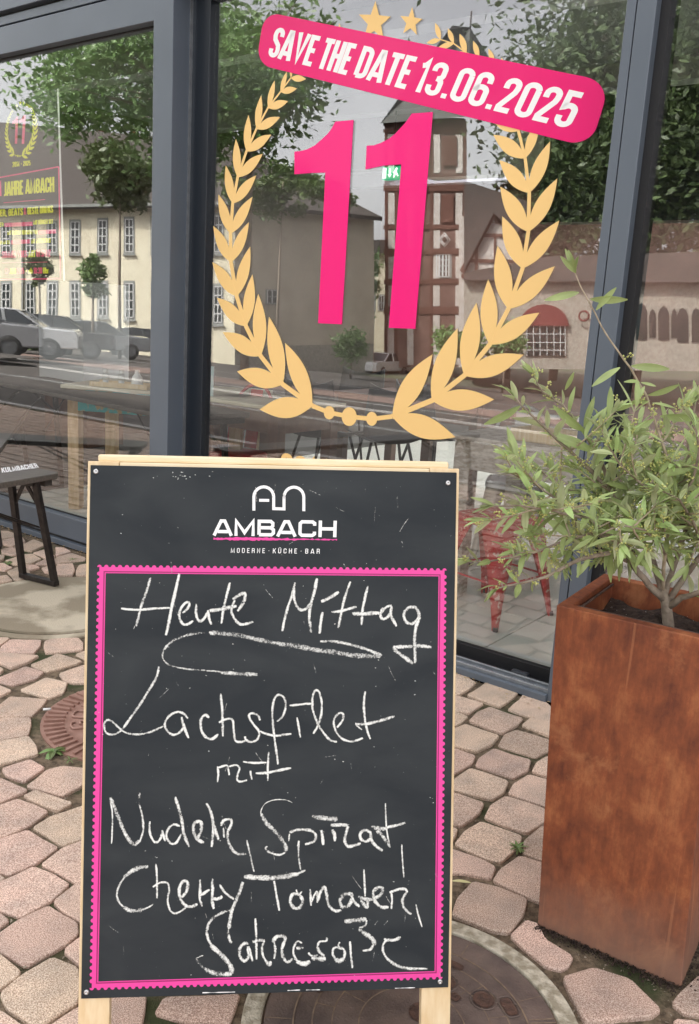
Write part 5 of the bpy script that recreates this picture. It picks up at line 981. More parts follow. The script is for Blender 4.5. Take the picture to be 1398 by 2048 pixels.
for bi, (S, r0, r1) in enumerate(BR):
    n = len(S); start = .30 if bi < len(main) else .2
    long_shoot = bi == 5
    if long_shoot: continue
    i = int(n * start); side = 1
    while i < n - 1:
        P = S[i]; t = (S[min(i + 1, n - 1)] - S[i - 1]).normalized()
        if bi < 8 and topx(P)[1] > 1125 and topx(P)[0] > 1215: i += 2; continue
        o = Vector((bush.gauss(0, 1), bush.gauss(0, 1), bush.gauss(.3, .8))); o = (o - t * o.dot(t)).normalized()
        for sgn in (1, -1):
            if bush.random() < .9: place_leaf(P, t * bush.uniform(.5, 1.0) + o * sgn + UP * .38, bush.uniform(.55, 1.28) * (1 if i < n * .8 else .85))
        i += 1 if bush.random() < .75 else 2
    P = S[-1]; t = (S[-1] - S[-2]).normalized()
    for k in range(5):
        o = Vector((bush.gauss(0, 1), bush.gauss(0, 1), bush.gauss(0, 1))).normalized(); place_leaf(P - t * .004 * k, t * 1.3 + o * .55, bush.uniform(.55, .9))
# the long shoot: leaves placed one by one (from px, to px, width scale)
for (x0, y0, x1, y1) in ((1150, 545, 1124, 515), (1150, 545, 1135, 503), (1150, 545, 1144, 512), (1150, 546, 1151, 514), (1150, 546, 1156, 512), (1151, 546, 1140, 506), (1158, 585, 1087, 600), (1180, 598, 1255, 600), (1192, 620, 1232, 575), (1240, 735, 1180, 772), (1263, 732, 1340, 738), (1280, 765, 1252, 760), (1282, 765, 1312, 772), (1296, 790, 1360, 774), (1282, 795, 1232, 823), (1298, 803, 1276, 806), (1305, 806, 1350, 815), (1308, 838, 1257, 868), (1320, 832, 1398, 838),
  (1067, 745, 1052, 728), (1130, 780, 1148, 745), (1168, 855, 1190, 790), (1040, 812, 974, 852), (1172, 862, 1110, 826), (1245, 1090, 1228, 1150), (1190, 930, 1240, 866), (1190, 905, 1095, 860)):
    A_, B_ = D_(x0, y0, Y0 - .01), D_(x1, y1, Y0 - .03); d = B_ - A_; x_ = d.normalized(); z_ = CAM - A_; z_ = (z_ - x_ * z_.dot(x_)).normalized(); z_ = Matrix.Rotation(bush.gauss(0, .45), 3, x_) @ z_; y_ = z_.cross(x_); s_ = d.length / .057; leaves.append((Matrix(((x_.x * s_, y_.x * s_, z_.x * s_, A_.x), (x_.y * s_, y_.y * s_, z_.y * s_, A_.y), (x_.z * s_, y_.z * s_, z_.z * s_, A_.z), (0, 0, 0, 1))), bush.randrange(4)))
LS = sorted(range(len(leaves)), key=lambda i: (leaves[i][0].translation.y + (5 if not (900 < topx(leaves[i][0].translation)[0] < 1398) else 0)))
print('leaves', len(leaves))
near_, far_ = LS[:290], LS[290:]
inv = Matrix.Translation(-WLOC[shrub.name])
for i in near_:
    m, k = leaves[i]; o = bpy.data.objects.new('leaf', LM[k]); COL.objects.link(o); o.parent = shrub; o.matrix_local = inv @ m
b = MB(); b_at = []
for i in far_:
    m, k = leaves[i]; me = LM[k]; b.add([m @ v.co for v in me.vertices], [tuple(p.vertices) for p in me.polygons], True, at=[(0, 0, 0), (1, 0, 0), (0, 0, 0)] * (len(me.vertices) // 3))
if b.v: tag(b.build('inner_leaves', M['olive_leaf'], shrub, attr=True), kind='stuff')
# bud panicles
b = MB(); tw = MB()
def bud(P, r):
    v = [P + Vector(q) * r for q in ((1, 0, 0), (-1, 0, 0), (0, 1, 0), (0, -1, 0), (0, 0, 1), (0, 0, -1))]; b.add(v, [(0, 2, 4), (2, 1, 4), (1, 3, 4), (3, 0, 4), (2, 0, 5), (1, 2, 5), (3, 1, 5), (0, 3, 5)], True)
for bi, (S, r0, r1) in enumerate(BR):
    n = len(S)
    for i in range(int(n * .35), n):
        if bush.random() > (.62 if bi != 5 else .6): continue
        if bi == 5 and topx(S[i])[1] < 690: continue
        P = S[i]; d = Vector((bush.gauss(0, 1), bush.gauss(-.3, 1), bush.gauss(.7, .7))).normalized(); L_ = bush.uniform(.014, .034); tw.tube([P, P + d * L_], .0005, 4, False)
        for k in range(bush.randrange(7, 15)):
            q = P + d * L_ * bush.uniform(.25, 1) + Vector((bush.gauss(0, 1), bush.gauss(0, 1), bush.gauss(0, 1))) * .0032; bud(q, bush.uniform(.0014, .0026))
tag(b.build('flower_buds', M['bud'], shrub), kind='stuff'); tag(tw.build('bud_stalks', M['twig'], shrub), kind='stuff')

# ================================================================== WEEDS AND LITTER
def weed(x, y, n, L_, label, wide=.35, spread=1.0):
    P = gz(x, y, -.008); t = thing('weed', label, 'weed', P); inv = Matrix.Translation(-P); me = leaf_mesh('leaf', .03, .03 * wide, .006, 5, M['weed_leaf'])
    for i in range(n):
        a = i * 2.4 + bush.uniform(-.3, .3); d = Vector((math.cos(a), math.sin(a), bush.uniform(.25, .9) * spread)); o = bpy.data.objects.new('leaf', me); COL.objects.link(o); o.parent = t; o.matrix_local = inv @ frame(P + UP * .006, d, 0, L_ / .03 * bush.uniform(.7, 1.2))
weed(1034, 1702, 11, .028, 'small rosette weed in the joint left of the rusty planter', .25)
weed(108, 1508, 9, .034, 'green weed with yellowing leaf at the rim of the reddish iron cover', .5, .5)
weed(140, 1525, 9, .026, 'thin grassy tuft beside the reddish iron cover', .1)
weed(146, 1122, 10, .028, 'thin grass tuft in the joint right of the bench foot', .1)
weed(18, 1128, 12, .030, 'pale green moss tuft near the left bench leg', .3, .6)
P = gz(918, 1763, .004); o = bpy.data.objects.new('fallen_leaf', leaf_mesh('fallen_leaf', .052, .012, .001, 7, M['yellow_leaf'])); COL.objects.link(o); o.matrix_world = frame(P - Vector((.018, 0, 0)), Vector((1, .02, 0)), 0, .9); tag(o, 'yellow fallen leaf lying in the joint right of the chalkboard', 'leaf')
P0, P1 = gz(86, 1419, .002), gz(102, 1418, .002); b = MB(); b.tube([P0, P1], .0038, 10); tag(b.build('cigarette_butt', M['white']), 'white cigarette butt on the joint above the iron cover', 'cigarette butt')

# ================================================================== BEER BENCHES
def bench(name, label, origin, ax, L_=2.2, wd=.25, h=.49, cut=.03, side=None, A0_=.20, A1_=.18, w0=.045, w1=-.01):
    """origin: end corner of the seat nearest the camera; ax: unit direction along the seat; side: across"""
    group = None; ax = ax.normalized()
    if side is None:
        side = Vector((-ax.y, ax.x, 0))
        if side.dot(NW) < 0: side = -side
    o = Vector((origin.x, origin.y, 0)); t = thing(name, label, 'bench' if h < .6 else 'table', o + ax * L_ / 2 + side * wd / 2, group)
    S = lambda a, s, z: o + ax * a + side * s + UP * z
    b = MB(); out = [S(cut, 0, h), S(L_ - cut, 0, h), S(L_, cut, h), S(L_, wd - cut, h), S(L_ - cut, wd, h), S(cut, wd, h), S(0, wd - cut, h), S(0, cut, h)]
    ngon_prism(b, out, -UP * .026); b.build('seat' if h < .6 else 'table_top', M['seat_wood'] if h < .6 else M['black_wood'], t, bevel=.004)
    b = MB(); b.box(S(.035, .03, h - .028 - .03), ax * .04, side * (wd - .06), UP * .03); b.build('batten', M['black_wood'], t)
    b = MB(); b.box(S(L_ - .075, .03, h - .028 - .03), ax * .04, side * (wd - .06), UP * .03); b.build('batten', M['black_wood'], t)
    for e in (0, 1):
        A = A0_ if e == 0 else L_ - A0_; sgn = 1 if e == 0 else -1
        b = MB(); top = h - .028
        p = [S(A, w0, top), S(A - sgn * (A0_ - A1_), w1, .016), S(A - sgn * (A0_ - A1_), wd - w1, .016), S(A, wd - w0, top)]
        b.bar(p[0], p[1], .032, .022, ax); b.bar(p[3], p[2], .032, .022, ax); b.build('leg', M['black_steel'], t, bevel=.002)
        b = MB(); b.bar(p[1] - (p[2] - p[1]).normalized() * .012, p[2] + (p[2] - p[1]).normalized() * .012, .032, .022, UP); b.build('foot_bar', M['black_steel'], t, bevel=.002); b = MB(); b.bar(S(A, w0, top - .012), S(A, wd - w0, top - .012), .03, .02, UP); b.build('hinge_bar', M['black_steel'], t, bevel=.002)
        b = MB(); c1 = S(A - sgn * .01, wd * .5, top - .04); c2a = p[0].lerp(p[1], .28); c2b = p[3].lerp(p[2], .28)
        b.bar(c1 + UP * .03, c2a, .016, .008, ax); b.bar(c1 + UP * .03, c2b, .016, .008, ax)
        q1, q2 = p[0].lerp(p[1], .45), p[3].lerp(p[2], .45); b.tube([q1, q2], .004, 6)
        b.tube([q1.lerp(q2, .2), S(A + sgn * .42, wd * .35, top - .005)], .0045, 6); b.tube([q1.lerp(q2, .8), S(A + sgn * .42, wd * .65, top - .005)], .0045, 6); b.build('folding_brace', M['black_steel'], t)
    return t
hb = .525; pe = gz(125, 945, hb); pf = gz(76, 930, hb); pnear = gz(0, 966, hb)
bax = Vector(((pnear - pe).x, (pnear - pe).y, 0)).normalized(); bsd = Vector((bax.y, -bax.x, 0)); bsd = bsd if bsd.dot(pf - pe) > 0 else -bsd; bw = abs((pf - pe).dot(bsd)); print('bench', pe, pf, pnear, bax, bw)
bench('beer_bench', 'dark folding beer bench with white stamped lettering at the left edge', pe, bax, 2.2, max(.2, min(.27, bw)), hb, side=bsd, A0_=.13, A1_=.05, w0=.03, w1=.005)
b = MB(); fbench = fplane([(2, 936), (72, 926.5), (78, 935), (4, 945.5)], lambda x, y, l=0.0: gz(x, y, hb + .0012)); textquad(b, 'KULMBACHER', fbench, 6.5, th=.2); o = b.build('stamped_lettering', M['print_white'], bpy.data.objects['beer_bench'])
# further furniture of the terrace, left of the picture, seen mirrored in the left pane
def V(x, y, z): return mir(gz(x, y, z))
tb0 = V(175, 868, .49); tbl = V(300, 783, .76)
bench('beer_bench', 'dark folding beer bench in front of the left pane, seen mirrored', V(300, 882, .49), (V(120, 872, .49) - V(300, 882, .49)), 2.2, .25, .49)
bench('beer_table', 'dark folding beer table between the benches, seen mirrored', V(280, 838, .76), (V(20, 800, .76) - V(280, 838, .76)), 2.2, .5, .76)
# ================================================================== CAFE INTERIOR
M['paint_turq'] = mat('worn_turquoise_paint', (.08, .52, .54), .6, col2=(.55, .42, .20), scale=16, lo=.52, hi=.60)
M['old_wood'] = mat('weathered_table_wood', (.56, .38, .20), .65, col2=(.70, .52, .32), scale=7, stretch=(6, 6, 1))
M['grey_wood'] = mat('whitewashed_wood', (.42, .36, .30), .7, col2=(.66, .60, .54), scale=9, stretch=(3, 3, 8), lo=.4, hi=.6)
M['dark_wood'] = mat('dark_table_wood', (.10, .045, .03), .5, col2=(.15, .08, .05), scale=8)
M['light_top'] = mat('pale_table_top', (.78, .72, .56), .5, col2=(.66, .58, .44), scale=6)
M['red_metal'] = mat('worn_red_metal', (.42, .018, .022), .4, col2=(.55, .04, .04), scale=6); M['red_worn'] = mat('scuffed_red_metal', (.45, .02, .025), .45, col2=(.66, .46, .40), scale=34, lo=.57, hi=.66)
M['tube'] = mat('brushed_tube', (.40, .38, .36), .35, metal=.8)
M['shell'] = mat('dark_shell_plastic', (.035, .035, .04), .5)
M['kraft'] = mat('beige_upholstery', (.45, .30, .20), .8)
def WPf(P): return UW.dot(P) - U0, NW.dot(P) - D0
def table(name, label, corner, L_, wd, h, top, leg, apron, th=.024, lw=.07, group=None, rot=0.0):
    """corner: front left corner of the top; the table runs right along the wall (turned by rot) and back into the room"""
    X = Matrix.Rotation(rot, 3, 'Z') @ UW; Y = Matrix.Rotation(rot, 3, 'Z') @ NW; C0 = Vector((corner.x, corner.y, 0)); t = thing(name, label, 'table', C0 + X * L_ / 2 + Y * wd / 2 + UP * .018, group)
    def bx(x0, x1, z0, z1, y0, y1): b = MB(); b.box(C0 + X * x0 + Y * y0 + UP * z0, X * (x1 - x0), Y * (y1 - y0), UP * (z1 - z0)); return b
    bx(0, L_, h - th, h, 0, wd).build('table_top', M[top], t, bevel=.006)
    for a, c_ in ((.03, .03), (L_ - .03 - lw, .03), (.03, wd - .03 - lw), (L_ - .03 - lw, wd - .03 - lw)): bx(a, a + lw, .018, h - th, c_, c_ + lw).build('leg', M[leg], t, bevel=.003)
    for (a0, a1, c0, c1) in ((.03 + lw, L_ - .03 - lw, .04, .06), (.03 + lw, L_ - .03 - lw, wd - .06, wd - .04), (.04, .06, .03 + lw, wd - .03 - lw), (L_ - .06, L_ - .04, .03 + lw, wd - .03 - lw)): bx(a0, a1, h - th - .13, h - th, c0 - .015 if c0 == .04 else c0, c1).build('apron', M[apron], t, bevel=.002)
    return t
P = gz(150, 778, .76); c0 = P - UW * .06; print('table1 uo', WPf(c0), 'leg foot', WPf(gz(160, 1035, .018)))
TR1 = math.atan2(.22, .42); TH1 = .79; C1 = gz(120, 768, TH1); u, o = WPf(C1)
table('turquoise_table', 'old wooden table with flaking turquoise apron behind the left pane', C1, 1.15, .66, TH1, 'light_top', 'old_wood', 'paint_turq', rot=TR1)
def shaker(x, y, z, kind, label):
    P = gz(x, y, z)
    t = thing('shaker' if kind else 'milk_jug', label, 'shaker' if kind else 'jug', P)
    if kind:
        b = MB(); b.lathe(P, [(.022, 0), (.024, .01), (.018, .06), (.012, .075)], 16); b.build('glass_body', M['clear'], t); b = MB(); b.lathe(P, [(.013, .072), (.014, .076), (.014, .094), (0, .096)], 14); b.build('cap', M['white'], t); b = MB(); b.lathe(P, [(.018, .003), (.016, .03), (0, .031)], 12); b.build('filling', M['white'], t)
    else:
        b = MB(); b.lathe(P, [(.034, 0), (.036, .012), (.030, .06), (.016, .075), (.015, .09), (.012, .09)], 18); b.build('body', M['white'], t); b = MB(); b.lathe(P, [(.015, .088), (.015, .1), (0, .102)], 14); b.build('cap', M['white'], t)
X1 = Matrix.Rotation(TR1, 3, 'Z') @ UW; Y1 = Matrix.Rotation(TR1, 3, 'Z') @ NW; TP = gz(180, 772, TH1 + .001)
def trb(x0, x1, z0, z1, y0, y1): b = MB(); b.box(TP + X1 * x0 + Y1 * y0 + UP * z0, X1 * (x1 - x0), Y1 * (y1 - y0), UP * (z1 - z0)); return b
tr = thing('wooden_tray', 'light wooden tray holding shakers on the turquoise table', 'tray', TP)
trb(0, .36, .001, .008, 0, .13).build('base', M['pine'], tr)
for y_ in (-.008, .13): trb(0, .36, .001, .030, y_, y_ + .008).build('rim', M['pine'], tr)
for i, (du_, k) in enumerate(((.07, 1), (.17, 1), (.27, 0))):
    Pq = TP + X1 * du_ + Y1 * .065 + UP * .009; x, y = topx(Pq); shaker(x, y, Pq.z, k, ['left glass shaker with white cap on the tray behind the left pane', 'second glass shaker with white cap on the tray behind the left pane', 'squat white jug at the right end of the tray'][i])
# white counter block and pillar seen through the left pane
cb = thing('white_counter', 'pale counter block standing deeper in the room behind the left pane', 'counter', WP(-1.6, .018, 2.2)); Pc = onwall(66, 560, 2.0); uc, zc = uz(66, 560, 2.0); ud = uz(165, 560, 2.0)[0]; zd = uz(66, 755, 2.0)[1]
b = MB(); b.wbox(uc, ud, max(.02, zd), zc, 2.0, 2.5); b.build('body', M['plaster'], cb, bevel=.01); b = MB(); b.wbox(uc + .02, ud - .02, .018, max(.02, zd), 2.05, 2.45); b.build('base', M['dark_wood'], cb)
ue, _ = uz(48, 150, 2.6); uf, _ = uz(155, 150, 2.6); ug, zg = uz(110, 180, 2.6)
b = MB(); b.wbox(ug, uf, .018, 3.0, 2.6, 2.9); tag(b.build('pillar', M['plaster']), kind='structure')
b = MB(); b.wbox(ue, ug, zg, 3.0, 2.6, 2.9); tag(b.build('pillar_beam', M['plaster']), kind='structure')
# --- pane two
Pk = gz(396, 792, .79); print('dark table', WPf(Pk))
tb = table('dark_table', 'dark wooden table with pale top at the left of the middle pane', Pk, .62, .60, .79, 'light_top', 'dark_wood', 'dark_wood')
def tolix_stool(P, label, h=.45, rot=0.0, worn=True, back=False, m='red_worn', name='metal_stool'):
    t = thing(name, label, 'stool' if not back else 'chair', P); R = Matrix.Rotation(rot, 3, 'Z')
    F = lambda x, y, z: P + R @ Vector((x, y, z)); hs_ = .155; b = MB()
    n = 24; prof = []
    for (r, z) in ((hs_ - .02, h), (hs_, h - .006), (hs_ + .004, h - .03)):
        prof.append([F(r * (abs(math.cos(a)) ** .35) * (1 if math.cos(a) > 0 else -1), r * (abs(math.sin(a)) ** .35) * (1 if math.sin(a) > 0 else -1), z) for a in [2 * math.pi * (i + .5) / n for i in range(n)]])
    b.add([v for r in prof for v in r], [(j * n + i, j * n + (i + 1) % n, (j + 1) * n + (i + 1) % n, (j + 1) * n + i) for j in range(2) for i in range(n)] + [tuple(reversed(range(n)))], False); b.build('seat', M[m], t)
    for sx in (1, -1):
        for sy in (1, -1):
            b = MB(); rows = []
            for k in range(9):
                s = k / 8; z = (h - .012) * (1 - s); sp = .145 + .055 * s; w = .105 * (1 - s) ** 1.3 + .020
                c_ = Vector((sx * sp, sy * sp, z)); ex, ey = Vector((-sx * w, 0, 0)), Vector((0, -sy * w, 0)); th_ = Vector((-sx, -sy, 0)) * .004
                rows.append([c_ + ex, c_, c_ + ey, c_ + ey + th_, c_ + th_ * 1.5, c_ + ex + th_])
            b.add([F(*v) for r in rows for v in r], [(j * 6 + i, j * 6 + (i + 1) % 6, (j + 1) * 6 + (i + 1) % 6, (j + 1) * 6 + i) for j in range(8) for i in range(6)], True); b.build('leg', M[m], t)
            b = MB(); b.lathe(F(sx * .197, sy * .197, 0), [(.012, 0), (.013, .01), (.010, .02)], 8); b.build('foot', M['shell'], t)
    b = MB(); b.tube([F(-.17, -.17, h * .42), F(.17, -.17, h * .42), F(.17, .17, h * .42), F(-.17, .17, h * .42), F(-.17, -.17, h * .42)], .005, 6); b.build('cross_brace', M[m], t)
    if back:
        b = MB(); pts = []
        for k in range(17):
            a = math.pi * k / 16; pts.append(F(-.165 * math.cos(a), .15 + .06 * math.sin(a), h + .02 + .36 * math.sin(a) ** .6))
        b.tube(pts, .010, 8); b.build('back_tube', M['tube' if m == 'tube' else m], t)
        b = MB(); b.tube([F(-.05, .14, h), F(-.05, .20, h + .34)], .001, 4); b.box(F(-.045, .155, h), R @ Vector((.09, 0, 0)), R @ Vector((0, .004, 0)), R @ Vector((0, .05, .35))); b.build('backrest', M[m], t)
    return t
wall_rot = math.atan2(UW.y, UW.x)
Ps = gz(990, 1262, .018); us, os_ = WPf(Ps); print('stool', us, os_)
tolix_stool(WP(2.01, .018, .70), 'scuffed red metal stool with splayed legs behind the middle pane', .45, wall_rot - .20)
tolix_stool(WP(uz(470, 760, .95)[0], .018, .95), 'red metal chair with curved back behind the dark table', .46, wall_rot + math.pi * .02, back=True, m='red_metal', name='metal_chair')
tolix_stool(WP(uz(905, 800, .8)[0], .018, 1.55), 'grey tube metal chair with arched back behind the whitewashed table', .46, wall_rot + .4, back=True, m='tube', name='metal_chair')
Pt = gz(905, 868, .79); ut, ot = WPf(Pt); print('table4', ut, ot, 'legfoot', WPf(gz(905, 1190, .018)))
ot = max(.24, ot)
t4 = table('whitewashed_table', 'whitewashed rough wooden table behind the right part of the middle pane', WP(Pt.dot(UW) - U0 - .03, .79, ot), 1.3, .7, .79, 'grey_wood', 'grey_wood', 'grey_wood', lw=.085)
u4 = Pt.dot(UW) - U0 - .03
# crate, jars and plant on it
tr = thing('serving_crate', 'shallow wooden crate with glasses on the whitewashed table', 'crate', WP(u4 + .45, .792, ot + .2))
b = MB()
for (a0, a1, c0_, c1_) in ((.28, .66, .08, .09), (.28, .66, .27, .28), (.28, .29, .09, .27), (.65, .66, .09, .27)): b.wbox(u4 + a0, u4 + a1, .791, .845, ot + c0_, ot + c1_)
b.wbox(u4 + .28, u4 + .66, .791, .797, ot + .08, ot + .28); b.build('sides', M['pine'], tr)
for k, (a_, c_) in enumerate(((.34, .18), (.44, .16), (.55, .18))):
    Pj = WP(u4 + a_, .798, ot + c_); t = thing('preserving_jar', ['left jar in the crate on the whitewashed table', 'middle jar in the crate on the whitewashed table', 'right jar in the crate on the whitewashed table'][k], 'jar', Pj)
    b = MB(); b.lathe(Pj, [(.036, 0), (.038, .01), (.038, .085), (.028, .105)], 18); b.build('glass_body', M['clear'], t); b = MB(); b.lathe(Pj, [(.030, .1), (.031, .115), (0, .118)], 16); b.build('lid', M['white'], t)
def shell_chair(P, rot, label, group):
    t = thing('shell_chair', label, 'chair', P, group); R = Matrix.Rotation(rot, 3, 'Z'); F = lambda x, y, z: P + R @ Vector((x, y, z)); b = MB(); n = 12; m_ = 9; vs = []
    for i in range(n + 1):
        s = i / n; y = -.21 + .42 * min(1, s / .5) if s < .5 else .21 + .07 * (s - .5) * 2; z = .45 if s < .5 else .45 + .36 * ((s - .5) * 2) ** 1.0
        if s >= .4 and s < .6: z += .015
        for j in range(m_ + 1):
            q_ = (j / m_ - .5) * 2; vs.append(F(q_ * (.23 - .04 * s), y - (.05 * q_ * q_ if s > .5 else 0), z + .05 * abs(q_) ** 2.5))
    b.add(vs, [(i * (m_ + 1) + j, i * (m_ + 1) + j + 1, (i + 1) * (m_ + 1) + j + 1, (i + 1) * (m_ + 1) + j) for i in range(n) for j in range(m_)], True); o_ = b.build('shell', M['shell'], t); md = o_.modifiers.new('s', 'SOLIDIFY'); md.thickness = .012
    for sx, sy in ((1, 1), (-1, 1), (1, -1), (-1, -1)): b = MB(); b.tube([F(sx * .13, sy * .12, .45), F(sx * .23, sy * .21, 0)], [.011, .009], 8); b.build('leg', M['black_steel'], t)
    return t
for k, (x, y, rot, lb) in enumerate(((650, 905, 2.6, 'dark shell chair left of the centre table, back to the street'), (770, 915, -2.9, 'dark shell chair in front of the centre table'), (870, 912, 2.2, 'dark shell chair right of the centre table'), (700, 868, -.4, 'dark shell chair on the far side of the centre table'))):
    P = gz(x, y - 32, .46); uu, oo = WPf(P); shell_chair(WP(uu, .018, max(.5, oo)), rot, lb, None)
Pc = gz(730, 905, .018); uu, oo = WPf(Pc); table('dark_table', 'dark round edged table among the shell chairs in the centre', WP(uz(680, 800, 2.6)[0], .74, 2.5), .9, .8, .74, 'dark_wood', 'dark_wood', 'dark_wood')
# upholstered bench back, pinkish board seen mid pane
# drinks card standing on the left dark table
Pd = Pk + UW * .02 + NW * .06 + UP * .002; dc = thing('drinks_card', 'pale blue drinks card with bottle picture beside the dark jamb', 'menu card', Pd)
b = MB(); b.box(Pd - UW * .035, UW * .075, NW * .004, UP * .17); b.build('card', mat('pale_blue_card', (.55, .74, .78), .6, col2=(.72, .82, .80), scale=9), dc)
b = MB(); b.add([Pd + UW * a - NW * .001 + UP * z for a, z in ((-.012, .04), (.014, .04), (.014, .085), (.006, .105), (.006, .13), (-.003, .13), (-.003, .105), (-.012, .085))], [tuple(range(8))]); b.build('bottle_picture', mat('amber_print', (.55, .20, .05), .5), dc)
b = MB(); b.add([Pd + UW * a - NW * .0015 + UP * z for a, z in ((-.010, .05), (.012, .05), (.012, .075), (-.010, .075))], [(0, 1, 2, 3)]); b.build('label_picture', M['white'], dc)
# exit sign hanging in the room
ue0, ze0 = uz(766, 334, 3.2); ue1, ze1 = uz(798, 358, 3.2); ex = thing('exit_sign', 'small green and white emergency exit sign hanging inside behind the number', 'exit sign', WP(ue0, ze1, 3.2))
M['exit_green'] = mat('exit_green', (.0, .35, .16), .5, emis=.3); M['exit_white'] = mat('exit_white', (.8, .9, .85), .5, emis=.5)
b = MB(); b.wbox(ue0, ue1, ze1, ze0, 3.2, 3.24); b.build('housing', M['exit_green'], ex)
de = ue1 - ue0; he = ze0 - ze1
b = MB(); b.wbox(ue0 + .03 * de, ue0 + .22 * de, ze1 + .1 * he, ze1 + .9 * he, 3.196, 3.199)
ngon_prism(b, [WP(ue0 + de * a, ze1 + he * c_, 3.195) for a, c_ in ((.40, .82), (.48, .82), (.48, .42), (.56, .42), (.44, .15), (.32, .42), (.40, .42))], NW * .002)
ngon_prism(b, [WP(ue0 + de * a, ze1 + he * c_, 3.195) for a, c_ in ((.66, .12), (.74, .15), (.80, .42), (.92, .20), (.97, .26), (.86, .55), (.84, .68), (.90, .80), (.84, .90), (.76, .80), (.70, .60), (.64, .50), (.70, .44))], NW * .002)
b.build('pictogram', M['exit_white'], ex)
b = MB(); b.tube([WP((ue0 + ue1) / 2, ze0, 3.22), WP((ue0 + ue1) / 2, 3.0, 3.22)], .006, 6); b.build('hanger', M['frame_dark'], ex)

# ================================================================== THE STREET BEHIND THE CAMERA (seen mirrored in the glass)
def hitT(x, y, dz=0.0):      # virtual ray -> terrain behind the glass -> real point in front of it
    d = ray(x, y); lo, hi = 2.0, 400.0
    for _ in range(50):
        m_ = (lo + hi) / 2; P = mir(CAM + d * (m_ / math.hypot(d.x, d.y)))
        if P.z > terr(sdist(P)) + dz: lo = m_
        else: hi = m_
    return mir(CAM + d * (lo / math.hypot(d.x, d.y))), lo
def VD(x, y, D):             # mirrored pixel ray at horizontal distance D
    d = ray(x, y); return mir(CAM + d * (D / math.hypot(d.x, d.y)))
def vplane(xa, Da, xb, Db):
    A = VD(xa, 640, Da); B = VD(xb, 640, Db); A.z = B.z = 0; nrm = (B - A).cross(UP).normalized(); C = mir(CAM)
    def f(x, y, off=0.0):
        d = ray(x, y); dm = d - NW * (2 * NW.dot(d)); t = ((A + nrm * off) - C).dot(nrm) / dm.dot(nrm); return C + dm * t
    # make positive offsets come towards the cafe
    sg = 1 if (C - A).dot(nrm) > 0 else -1
    return (lambda x, y, off=0.0: f(x, y, off * sg)), nrm * sg
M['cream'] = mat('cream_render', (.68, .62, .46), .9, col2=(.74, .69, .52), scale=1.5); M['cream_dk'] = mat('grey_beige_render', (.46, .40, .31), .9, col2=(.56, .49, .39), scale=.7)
M['roof'] = mat('dark_roof_tiles', (.055, .045, .04), .8, col2=(.085, .07, .06), scale=20); M['w_frame'] = mat('white_window_frame', (.62, .62, .60), .5); M['w_glass'] = mat('dark_window_glass', (.02, .028, .028), .08)
M['shutter'] = mat('grey_window_surround', (.26, .27, .25), .8); M['brick'] = mat('orange_brick', (.36, .14, .06), .85, col2=(.28, .10, .05), scale=30); M['timber'] = mat('brown_red_timber', (.11, .045, .03), .8); M['infill'] = mat('grey_white_infill', (.46, .42, .38), .9, col2=(.56, .52, .48), scale=3)
M['rubble'] = mat('pale_rubble_wall', (.25, .23, .19), .95, col2=(.36, .33, .28), scale=6, bump=1, bscale=8); M['timber_wall'] = mat('brown_panelled_wall', (.12, .065, .05), .8, col2=(.17, .10, .08), scale=1.2); M['hall_red'] = mat('red_awning', (.14, .012, .012), .7)
def quadpart(name, f, m, pts, parent, off=0.0, th=-.12):
    b = MB(); P = [f(x, y, off) for x, y in pts]; Q = [f(x, y, off + th) for x, y in pts]; n = len(P)
    b.add(P + Q, [tuple(range(n)), tuple(reversed(range(n, 2 * n)))] + [((i + 1) % n, i, n + i, n + (i + 1) % n) for i in range(n)]); return b.build(name, M[m] if isinstance(m, str) else m, parent)
def window(f, x0, x1, y0, y1, parent, slope=0.0, bars=(1, 3), sill=True):
    e = (x1 - x0) * .16; q_ = lambda a, c_: (x0 + (x1 - x0) * a, y0 + (y1 - y0) * c_ + slope * (x1 - x0) * a)
    fr_ = quadpart('window', f, 'shutter', [q_(-.16, -.07), q_(1.16, -.07), q_(1.16, 1.05), q_(-.16, 1.05)], parent, .03, -.06)
    quadpart('pane', f, 'w_glass', [q_(0, 0), q_(1, 0), q_(1, 1), q_(0, 1)], fr_, .035, -.02)
    b = MB()
    def bar_(a0, a1, c0_, c1_):
        P = [f(*q_(a, c_), .06) for a, c_ in ((a0, c0_), (a1, c0_), (a1, c1_), (a0, c1_))]; b.add(P, [(0, 1, 2, 3)])
    bar_(0, .10, 0, 1); bar_(.90, 1, 0, 1); bar_(0, 1, 0, .03); bar_(0, 1, .97, 1)
    for i in range(bars[0]): a = (i + 1) / (bars[0] + 1); bar_(a - .06, a + .06, 0, 1)
    for i in range(bars[1]): c_ = (i + 1) / (bars[1] + 1); bar_(0, 1, c_ - .018, c_ + .018)
    b.build('frame', M['w_frame'], fr_)
    if sill: quadpart('sill', f, 'shutter', [q_(-.22, 1.05), q_(1.22, 1.05), q_(1.22, 1.10), q_(-.22, 1.10)], fr_, .16, -.15)
